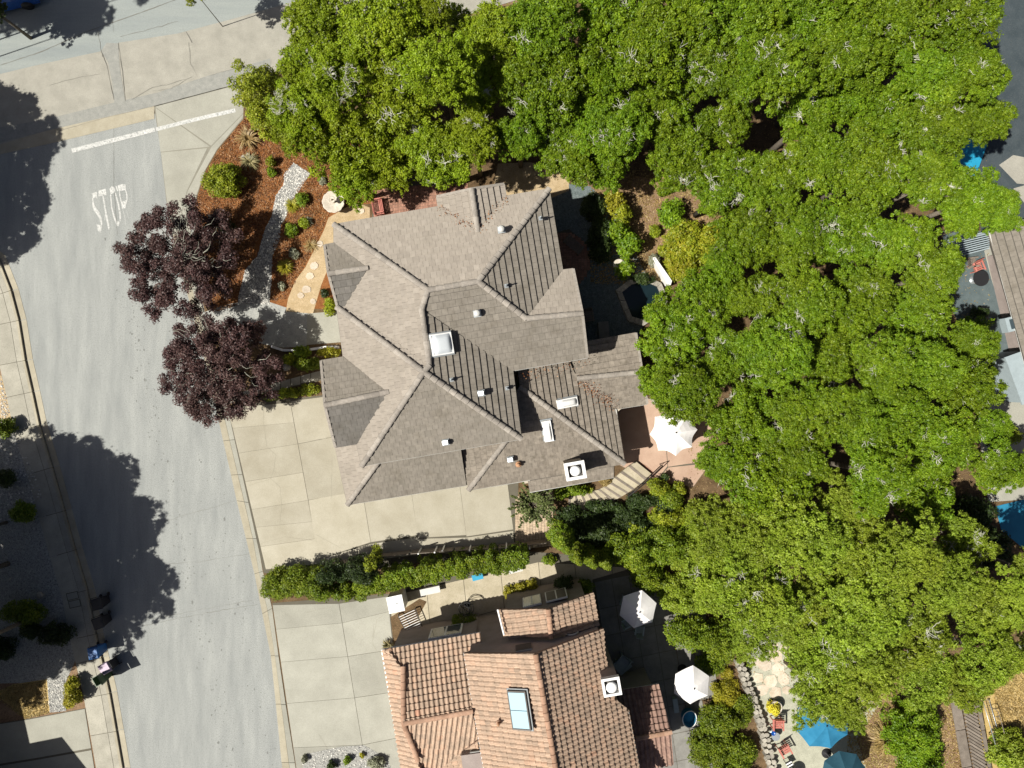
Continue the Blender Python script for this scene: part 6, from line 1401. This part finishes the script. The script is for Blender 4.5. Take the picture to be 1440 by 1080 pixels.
# shrubs
SPEC = [
 (368, 126, 37, 4.0, 'lime', 'big rounded bright green shrub at the street corner left of the grove', dict(leaf=.06, name='corner_shrub')),
 (372, 168, 26, 2.8, 'lime', 'lower shoulder of bright green shrub above the striped agave', dict(leaf=.06, name='corner_shrub')),
 (313, 252, 27, 1.6, 'lime', 'round lime green shrub in the mulch bed beside the street', dict(leaf=.055)),
 (315, 316, 13, .8, 'dark', 'dark round shrub in the shade of the upper plum tree', {}),
 (381, 226, 7, .6, 'lime', 'small light green tuft left of the dry creek top', {}),
 (381, 241, 7, .55, 'hedge', 'small dark green tuft below the light green one by the creek', {}),
 (424, 279, 10, .6, 'hedge', 'green tuft right of the dry creek, above the golden grass', {}),
 (408, 323, 10, .6, 'hedge', 'round green bush right of the creek near the granite path', {}),
 (427, 312, 8, .5, 'lime', 'bright green perennial between the creek and granite path', {}),
 (413, 356, 8, .35, 'silver', 'low grey green plant in the mulch above the golden tussock', {}),
 (396, 402, 6, .3, 'silver', 'tiny grey plant in the mulch below the golden tussock', {}),
 (453, 254, 6, .25, 'silver', 'tiny silvery plant in the mulch above the fountain', {}),
 (463, 432, 9, .6, 'lime', 'lime plant in the corner between entry slab and house', dict(ry=13)),
 (456, 412, 6, .4, 'dark', 'small dark plant beside the west eave', {}),
 (462, 495, 18, .8, 'yellow', 'yellow green planting under the west eave below the entry slab', dict(ry=8)),
 (424, 495, 14, .8, 'hedge', 'mixed green planting below the curved white wall', dict(ry=9)),
 (432, 512, 24, .9, 'hedge', 'low green shrubs above the stone side path', dict(ry=10)),
 (408, 505, 12, .8, 'lime', 'light green shrub right of the lower plum tree', dict(ry=8)),
 (405, 553, 18, .6, 'lime', 'clipped lime green strip hedge above the driveway, left half', dict(ry=8)),
 (434, 548, 17, .65, 'lime', 'clipped lime green strip hedge above the driveway, right half', dict(ry=9)),
 (378, 558, 14, .55, 'hedge', 'green strip hedge end under the lower plum tree', dict(ry=7)),
 (388, 822, 24, 1.9, 'hedge', 'pale twiggy shrub at the street end of the long hedge', dict(leaf=.055, ry=26)),
 (420, 818, 26, 2.2, 'hedge', 'wind swept cypress like shrub second from the street in the hedge', dict(ry=24, rz=.5)),
 (448, 822, 22, 2.5, 'hedge', 'narrow bushy shrub third from the street in the hedge', dict(ry=28, rz=.4)),
 (470, 806, 26, 2.9, 'dark', 'dark green shrub in the upper row of the long hedge', dict(ry=18)),
 (512, 800, 24, 3.3, 'dark', 'darkest round shrub at the middle left of the hedge', dict(ry=20)),
 (493, 832, 30, 1.5, 'hedge', 'leafy hedge shrub just right of the narrow one, lower edge', dict(ry=14, leaf=.06)),
 (535, 816, 34, 2.7, 'hedge', 'leafy section of the long hedge left of the white cabinet', dict(ry=15, leaf=.05, box=True, lr=.2, rz=.23)),
 (580, 806, 34, 3.0, 'hedge', 'leafy section of the long hedge above the white cabinet', dict(ry=15, leaf=.05, box=True, lr=.2, rz=.23)),
 (625, 797, 34, 2.9, 'hedge', 'leafy section of the long hedge above the wire orb', dict(ry=15, leaf=.05, box=True, lr=.2, rz=.23)),
 (670, 789, 32, 2.7, 'hedge', 'leafy section of the long hedge above the blue box', dict(ry=15, leaf=.05, box=True, lr=.2, rz=.23)),
 (715, 785, 30, 2.5, 'hedge', 'rightmost leafy section of the long hedge', dict(ry=15, leaf=.05, box=True, lr=.2, rz=.23)),
 (526, 786, 12, 3.4, 'lime', 'light green tip standing up from the hedge middle', {}),
 (654, 876, 18, 1.1, 'hedge', 'boxed hedge block in front of the mauve wall', dict(ry=11, box=True, rz=math.radians(8), leaf=.035, lr=.14)),
 (716, 833, 9, .7, 'yellow', 'yellow bush left of the blind window', {}), (732, 829, 10, .7, 'yellow', 'yellow green bush directly above the blind window', {}), (748, 825, 9, .6, 'yellow', 'small yellow green bush above the louvred vent', {}),
 (793, 822, 15, 1.6, 'dark', 'dark shrub right of the louvred vent with sunlit tip', dict(ry=13)), (822, 826, 13, 1.5, 'hedge', 'sunlit shrub at the corner of the mauve wall', {}),
 (812, 690, 17, .9, 'hedge', 'low green shrub between the steps and the chimney eave', dict(ry=8)), (790, 694, 12, .8, 'hedge', 'green shrub at the foot of the steps', dict(ry=9)),
 (853, 676, 9, .4, 'dry', 'brown ground cover inside the bend of the steps', {}),
 (926, 686, 15, 1.2, 'lime', 'bright lime bush just below the handrail', {}), (945, 700, 18, 1.3, 'hedge', 'green bush right of the bright lime one below the patio', {}), (955, 688, 10, 1.0, 'lime', 'small lime bush at the lower edge of the pink patio', {}),
 (940, 715, 20, 1.0, 'dark', 'dark shrub in the shade below the lime bush', {}),
 (793, 762, 22, 5.0, 'hedge', 'tallest of the conical cypresses at the corner of the side yard', dict(name='cypress', cat='tree', ry=22)),
 (812, 782, 14, 3.8, 'hedge', 'second conical cypress right of the tallest', dict(name='cypress', cat='tree', ry=18)), (832, 787, 14, 3.6, 'hedge', 'third conical cypress in the row', dict(name='cypress', cat='tree', ry=18)), (852, 790, 15, 3.2, 'hedge', 'fourth conical cypress in the row beside the big bush', dict(name='cypress', cat='tree', ry=17)),
 (772, 788, 11, .6, 'hedge', 'low shrub left of the tallest cypress', dict(ry=7)),
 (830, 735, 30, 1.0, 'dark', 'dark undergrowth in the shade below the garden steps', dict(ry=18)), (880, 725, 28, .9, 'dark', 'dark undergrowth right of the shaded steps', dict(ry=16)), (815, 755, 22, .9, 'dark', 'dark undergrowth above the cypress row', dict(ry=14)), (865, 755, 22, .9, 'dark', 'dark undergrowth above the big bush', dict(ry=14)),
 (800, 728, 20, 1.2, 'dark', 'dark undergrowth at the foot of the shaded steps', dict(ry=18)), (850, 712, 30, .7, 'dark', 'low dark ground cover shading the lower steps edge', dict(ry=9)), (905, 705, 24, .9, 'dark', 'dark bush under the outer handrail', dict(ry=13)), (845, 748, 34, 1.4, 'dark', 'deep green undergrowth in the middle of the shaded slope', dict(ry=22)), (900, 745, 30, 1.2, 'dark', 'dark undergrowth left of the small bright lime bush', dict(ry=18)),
 (889, 742, 9, 1.3, 'lime', 'small bright lime bush in the dark undergrowth', {}),
 (890, 776, 40, 2.4, 'hedge', 'big green bush right of the cypress row', dict(ry=30, leaf=.06)), (935, 765, 42, 2.6, 'hedge', 'big dense green bush below the shaded lime bush', dict(ry=32, leaf=.06)), (975, 780, 34, 2.6, 'olive', 'grey green bush beside the lower wood', dict(leaf=.06)),
 (940, 730, 30, 1.8, 'lime', 'lime tinted bush at the wood edge below the patio', dict(ry=16, leaf=.06)), (985, 735, 30, 2.2, 'olive', 'olive green bush at the edge of the wood', dict(leaf=.06)),
 (915, 815, 26, 1.8, 'hedge', 'green bush above the half shaded parasol', dict(ry=20)), (955, 838, 30, 2.2, 'olive', 'light grey green bush right of the half shaded parasol', dict(leaf=.055)), (990, 838, 32, 2.4, 'olive', 'feathery pale green bush beside the lower wood', dict(leaf=.055)),
 (975, 892, 38, 1.6, 'hedge', 'broad olive hedge above the bright parasol', dict(ry=26, leaf=.055)), (1015, 905, 30, 1.8, 'hedge', 'green hedge left of the flagstone path', dict(ry=34, leaf=.055)),
 (1000, 935, 22, 1.4, 'hedge', 'hedge corner directly right of the bright parasol', dict(ry=16)),
 (1020, 978, 22, .8, 'yellow', 'yellow green ground cover left of the stone wall, upper', dict(ry=22)), (1012, 1015, 30, 1.4, 'hedge', 'bushy green hedge right of the blue tub', dict(ry=26, leaf=.055)), (1045, 1000, 18, .9, 'hedge', 'green shrub against the rough stone wall', dict(ry=24)),
 (1000, 1055, 34, 1.5, 'hedge', 'green hedge at the bottom edge left of the stone wall', dict(ry=28, leaf=.055)), (1040, 1062, 28, 1.3, 'hedge', 'green shrub at the bottom edge next to the stone wall', dict(ry=24, leaf=.055)), (1022, 948, 10, .5, 'yellow', 'small yellow bush in the bare patch right of the bright parasol', {}),
 (1030, 1095, 34, 1.3, 'hedge', 'green shrub cut by the bottom edge', dict(ry=24)),
 (1287, 1030, 42, 2.3, 'oak', 'round dark green bush left of the timber boardwalk', dict(ry=46, leaf=.06)), (1300, 1075, 34, 1.8, 'oak', 'green bush at the bottom edge left of the boardwalk', dict(ry=26, leaf=.06)),
 (1425, 1062, 32, 1.8, 'olive', 'olive bush in the bottom right corner', dict(ry=26, leaf=.055)), (1425, 1040, 22, 1.2, 'olive', 'grey olive shrub beside the bent railing', dict(ry=14, leaf=.055)),
 (877, 300, 15, 1.8, 'lime', 'bright green shrub at the top of the leafy column in the back garden', dict(leaf=.07)), (868, 325, 16, 2.0, 'oak', 'bushy green shrub in the leafy column beside the slate yard', dict(leaf=.08)), (885, 345, 18, 2.0, 'oak', 'leafy sunlit shrub in the middle of the column beside the slate yard', dict(leaf=.08)), (878, 378, 14, 1.8, 'oak', 'lowest leafy shrub of the column above the pond', dict(leaf=.08)), (865, 282, 16, 1.6, 'yellow', 'yellow green shrub at the corner of the brown clearing', dict(leaf=.07)),
 (845, 335, 20, 1.5, 'dark', 'dark shrub in full shade left of the leafy column', dict(ry=34)), (835, 290, 20, 1.4, 'dark', 'dark shrub in shade near the north east roof corner', {}), (920, 365, 9, .8, 'silver', 'pale shrub at the end of the white garden wall', {}), (905, 392, 16, 1.0, 'dark', 'dark shrub above the shaded pond', dict(ry=8)),
 (921, 325, 9, .8, 'lime', 'light green plant in the brown clearing', {}), (934, 352, 9, .8, 'lime', 'lime plant below the brown clearing', {}), (965, 340, 34, 1.8, 'gold', 'large golden green bush right of the brown clearing', dict(leaf=.065)), (1000, 345, 30, 1.8, 'gold', 'golden orange tinged bush against the oaks', dict(leaf=.065)), (958, 372, 26, 1.6, 'gold', 'lower golden green bush above the pond side oaks', dict(leaf=.065)), (945, 300, 20, 1.5, 'oak', 'green bush above the brown clearing', dict(leaf=.07)),
 (700, 700, 1, .1, 'dry', '', None),
 (101, 962, 11, .9, 'yellow', 'upper of the two yellow green bushes beside the lower sidewalk', {}), (102, 981, 14, 1.0, 'yellow', 'lower of the two yellow green bushes beside the lower sidewalk', {}),
 (30, 722, 20, 1.1, 'hedge', 'round bush in the shaded gravel yard', dict(ry=15)), (30, 862, 30, 1.3, 'hedge', 'wide hedge in the shaded gravel yard at the left edge', dict(ry=18)), (75, 893, 24, 1.1, 'dark', 'dark rounded shrub nearest the shaded sidewalk', dict(ry=17)), (42, 885, 16, .9, 'dark', 'dark shrub left of the rounded one in the shade', {}),
 (4, 602, 14, 1.1, 'hedge', 'green shrub at the left edge by the gravel verge', dict(ry=16)), (6, 672, 14, .9, 'dark', 'dark shrub at the left edge in the shade', {}), (0, 915, 18, .9, 'dark', 'dark shrub at the left edge below the wide hedge', {}),
 (488, 1070, 6, .5, 'hedge', 'small green shrub in the pale pebble bed, left of centre', {}), (466, 1078, 7, .5, 'dark', 'dark little shrub at the bottom edge of the pebble bed', {}), (528, 1074, 14, .6, 'silver', 'grey green shrub in the pale pebble bed', dict(ry=9)), (509, 1063, 3.5, .3, 'yellow', 'tiny yellow plant in the pale pebble bed', {}), (428, 1068, 5, .4, 'silver', 'small silver plant at the left end of the pebble bed', {}),
 (1088, 997, 10, .8, 'flower', 'mass of yellow flowers in a pale pot above the red chair', dict(leaf=.05)),
 (936, 671, 6, .4, 'dark', 'dark green foliage in the small pot by the handrail', dict(z0=.4)),
 (1368, 458, 14, 2.6, 'oak', 'leafy shrub over the shaded patio at the right edge', {}), (1378, 440, 9, 1.4, 'dark', 'dark shrub beside the house at the right edge', {}), (1424, 612, 12, 1.2, 'olive', 'small plant on the white patio at the right edge', {}), (1418, 530, 10, 1.0, 'plum', 'purple brown shrub by the shed at the right edge', {}),
 (1392, 770, 34, 2.0, 'dark', 'dark shaded shrub left of the swimming pool', dict(leaf=.07)), (1370, 720, 26, 1.6, 'dark', 'dark shaded shrub above the pool corner', dict(leaf=.07)),
]
for s in SPEC:
    if s[6] is None: continue
    shrub(*s[:6], **s[6])
BL = [(350, 196, 19, .6, 'dry', 'striped agave at the tip of the mulch bed', 70, .05), (352, 228, 15, .5, 'blade', 'pale fanning grass beside the lime green shrub', 70, .03), (412, 290, 11, .45, 'yellow', 'golden grass clump right of the dry creek', 90, .025),
      (402, 376, 13, .6, 'yellow', 'large golden tussock beside the granite path', 110, .025), (434, 312, 8, .35, 'silver', 'pale grass tuft beside the bright green perennial', 50, .02), (438, 345, 12, .3, 'dry', 'thin brown grasses along the granite path', 60, .014),
      (546, 905, 9, .6, 'blade', 'spiky plant at the corner of the tiled house', 36, .05), (1242, 1035, 26, 1.0, 'dry', 'yellow brown flax clump left of the round dark green bush', 170, .035), (828, 688, 7, .5, 'lime', 'bright green strappy plant beside the steps', 40, .03),
      (1022, 975, 14, .5, 'lime', 'grassy clump left of the stone wall', 90, .02)]
for x, y, r, h, m_, lb, n, w_ in BL: blades(x, y, r * 1.15, h, m_, lb, int(n * 1.7), w_ * 1.6)
t = thing('flower_pot', 'pale round pot under the yellow flowers', 'pot', P(1087, 990, .12)); MB().lathe([(.22, 0), (.36, .42), (.38, .48), (.32, .48), (.28, .4), (.01, .4)], 20).build('pot', M['fountain'], t)
for (x, y, r, lb) in ((343, 222, .16, 'pale round boulder left of the fanning grass'), (349, 218, .12, 'small pale boulder above the fanning grass'), (404, 516, .25, 'grey boulder in the planting right of the lower plum tree'), (296, 305, .14, 'brown stone at the edge of the upper plum tree'), (58, 836, .2, 'pale boulder in the shaded gravel yard')):
    m_ = MB(); m_.lathe([(.6 * r, 0), (r, .3 * r), (.85 * r, .8 * r), (.4 * r, 1.05 * r), (.02, 1.1 * r)], 9, mod=lambda a: 1 + .15 * math.sin(3 * a + x)); tag(m_.build('boulder', M['rubble'], None, P(x, y, .11)), lb, 'boulder')
c = P(748, 704, .12); t = thing('small_tree', 'spiky grey green tree with radiating branches over the driveway edge', 'tree', c)
m_ = MB(); m_.tube([(0, 0, 0), (0, 0, 1.1)], [.07, .05], 7); lb = []; rr = random.Random(4)
for i in range(46):
    a = i * 2.39996; q = rr.uniform(.7, 1.42); el = rr.uniform(.1, 1.1); e = Vector((math.cos(a) * q, math.sin(a) * q, 1.1 + el * (1.5 - q * .6))); m0 = Vector((0, 0, 1.0)); m1 = m0.lerp(e, .5) + Vector((0, 0, .18)); m_.tube([m0, m1, e], [.018, .012, .004], 4)
    for u in (.35, .5, .65, .8, .92, 1.0): p = m0.lerp(m1, u * 2) if u < .5 else m1.lerp(e, u * 2 - 1); lb.append((p.x, p.y, p.z, .085 * (1.25 - .5 * u)))
m_.build('branches', M['bark'], t); V, tt = leaf_cloud(lb, 26, .062, inner=.5); obj('foliage', quad_mesh('foliage', V, tt), LEAF['olive_grey'], t)
tree(2, 24, 26, 3.6, 'oak', 'dark', 'dark green tree overhanging the blue car at the top left corner', twigs=False, name='street_tree')
# drips and spots on the street
m_ = MB()
for i in range(520):
    u = random.random(); y = 330 + u * 760; x0 = 160 + (y - 330) * .22 + random.gauss(0, 1) * 9 + random.choice((0, 0, 118 - (y < 600) * 6, 60))
    if x0 > 300 + (y - 560) * .21: continue
    w = P(x0, y, .006); r = random.uniform(.008, .05) * (1.8 if random.random() < .05 else 1); a0 = random.uniform(0, 6)
    m_.add([w + Vector((math.cos(a0 + q) * r * random.uniform(.5, 1.2), math.sin(a0 + q) * r * random.uniform(.6, 2.0), 0)) for q in (0, 1.25, 2.5, 3.75, 5.0)], [(0, 1, 2, 3, 4)])
o = m_.build('stain', M['asphalt_stain'], None); kind(o, 'stuff', 'small dark oil drips and chips on the grey street')
def valley_litter(p0, p1, n, spread, label):
    a, b = P(*p0), P(*p1); u = rng.random(n)[:, None]; C = np.array(a)[None] * (1 - u) + np.array(b)[None] * u
    off = rng.normal(size=(n, 2)) * spread; C[:, :2] += off; C[:, 2] += .10 + np.abs(off).sum(1) * .28
    Nn = rng.normal(size=(n, 3)) * .4; Nn[:, 2] = 1; Nn /= np.linalg.norm(Nn, axis=1)[:, None]
    o = obj('fallen_leaves', quad_mesh('fallen_leaves', rot_quads(C, Nn, .035 * (.5 + rng.random(n))), rng.random(n)), LEAF['chip']); kind(o, 'stuff', label)
valley_litter((813, 533, 3.6), (864, 573, 3.05), 260, .2, 'orange dry leaves in the valley of the lower east roof')
valley_litter((618, 292, 5.6), (672, 326, 6.2), 90, .16, 'dry leaves in the left valley of the north gable')
valley_litter((712, 277, 5.6), (673, 326, 6.2), 80, .15, 'dry leaves in the right valley of the north gable')
valley_litter((725, 528, 5.0), (826, 507, 3.9), 120, .2, 'dry leaves under the south east eave')
# white garden wall by the clearing
m_ = MB(); W = [P(x, y, .9) for x, y in ((917, 362), (922, 362), (945, 395), (943, 401), (939, 400))]; m_.prism([tuple(p[:2]) for p in W], .1, .9); tag(m_.build('garden_wall', M['white'], None), 'short white garden wall between clearing and pond', 'wall')
# leaf litter lying about
def litter(name, n, area, z, label, mat, size=.05):
    x0, y0, x1, y1 = area
    C = np.stack([(rng.uniform(x0, x1, n) - 720) / 24, (540 - rng.uniform(y0, y1, n)) / 24, np.full(n, z) + rng.random(n) * .02], 1)
    Nn = rng.normal(size=(n, 3)) * .35; Nn[:, 2] = 1; Nn /= np.linalg.norm(Nn, axis=1)[:, None]
    o = obj(name, quad_mesh(name, rot_quads(C, Nn, size * (.5 + rng.random(n))), rng.random(n)), LEAF[mat]); kind(o, 'stuff', label)
MB_POLY = [(344, 168), (309, 211), (292, 241), (281, 273), (274, 302), (278, 350), (286, 400), (302, 440), (334, 430), (345, 378), (372, 322), (388, 275), (413, 229), (437, 244), (420, 264), (402, 307), (385, 345), (381, 425), (404, 420), (445, 344), (462, 305), (470, 290), (540, 284), (540, 205), (400, 160)]
def chips(name, n, poly, z, label, mat, size):
    px = rng.uniform(min(p[0] for p in poly), max(p[0] for p in poly), n); py = rng.uniform(min(p[1] for p in poly), max(p[1] for p in poly), n); c = np.zeros(n, bool); j = len(poly) - 1
    for i in range(len(poly)):
        xi, yi = poly[i]; xj, yj = poly[j]
        hit = ((yi > py) != (yj > py)) & (px < (xj - xi) * (py - yi) / ((yj - yi) + 1e-9) + xi); c ^= hit; j = i
    px, py = px[c], py[c]; k = len(px)
    C = np.stack([(px - 720) / 24, (540 - py) / 24, z + rng.random(k) * .03], 1); Nn = rng.normal(size=(k, 3)) * .5; Nn[:, 2] = 1; Nn /= np.linalg.norm(Nn, axis=1)[:, None]
    o = obj(name, quad_mesh(name, rot_quads(C, Nn, size * (.4 + 1.1 * rng.random(k)), .35), rng.random(k)), LEAF[mat]); kind(o, 'stuff', label)
chips('bark_chips', 60000, MB_POLY, .115, 'loose red brown bark chips in the front mulch bed', 'chip', .05)
chips('grass', 26000, [(1392, 930), (1440, 900), (1500, 900), (1520, 1150), (1420, 1150), (1398, 1000)], .13, 'dry golden grass on the bottom right slope', 'dry', .06)
chips('grass', 5000, [(20, 962), (66, 955), (70, 1002), (38, 1010), (-10, 975)], .12, 'dry yellow grass beside the pebble strip', 'dry', .05)
chips('fallen_leaves', 30000, [(560, 240), (1380, 60), (1400, 800), (1350, 960), (1000, 960), (960, 700), (990, 420), (850, 260)], .125, 'dry oak leaves under the wood', 'dry', .05)
chips('fallen_leaves', 2500, [(905, 470), (826, 500), (862, 560), (905, 565)], 3.62, 'x', 'dry', .03) if 0 else None
litter('fallen_leaves', 9000, (830, 240, 1020, 400), .125, 'dry leaves on the brown clearing', 'dry')
litter('fallen_leaves', 9000, (1190, 950, 1350, 1080), .128, 'dry leaves on the chip mulch', 'dry')
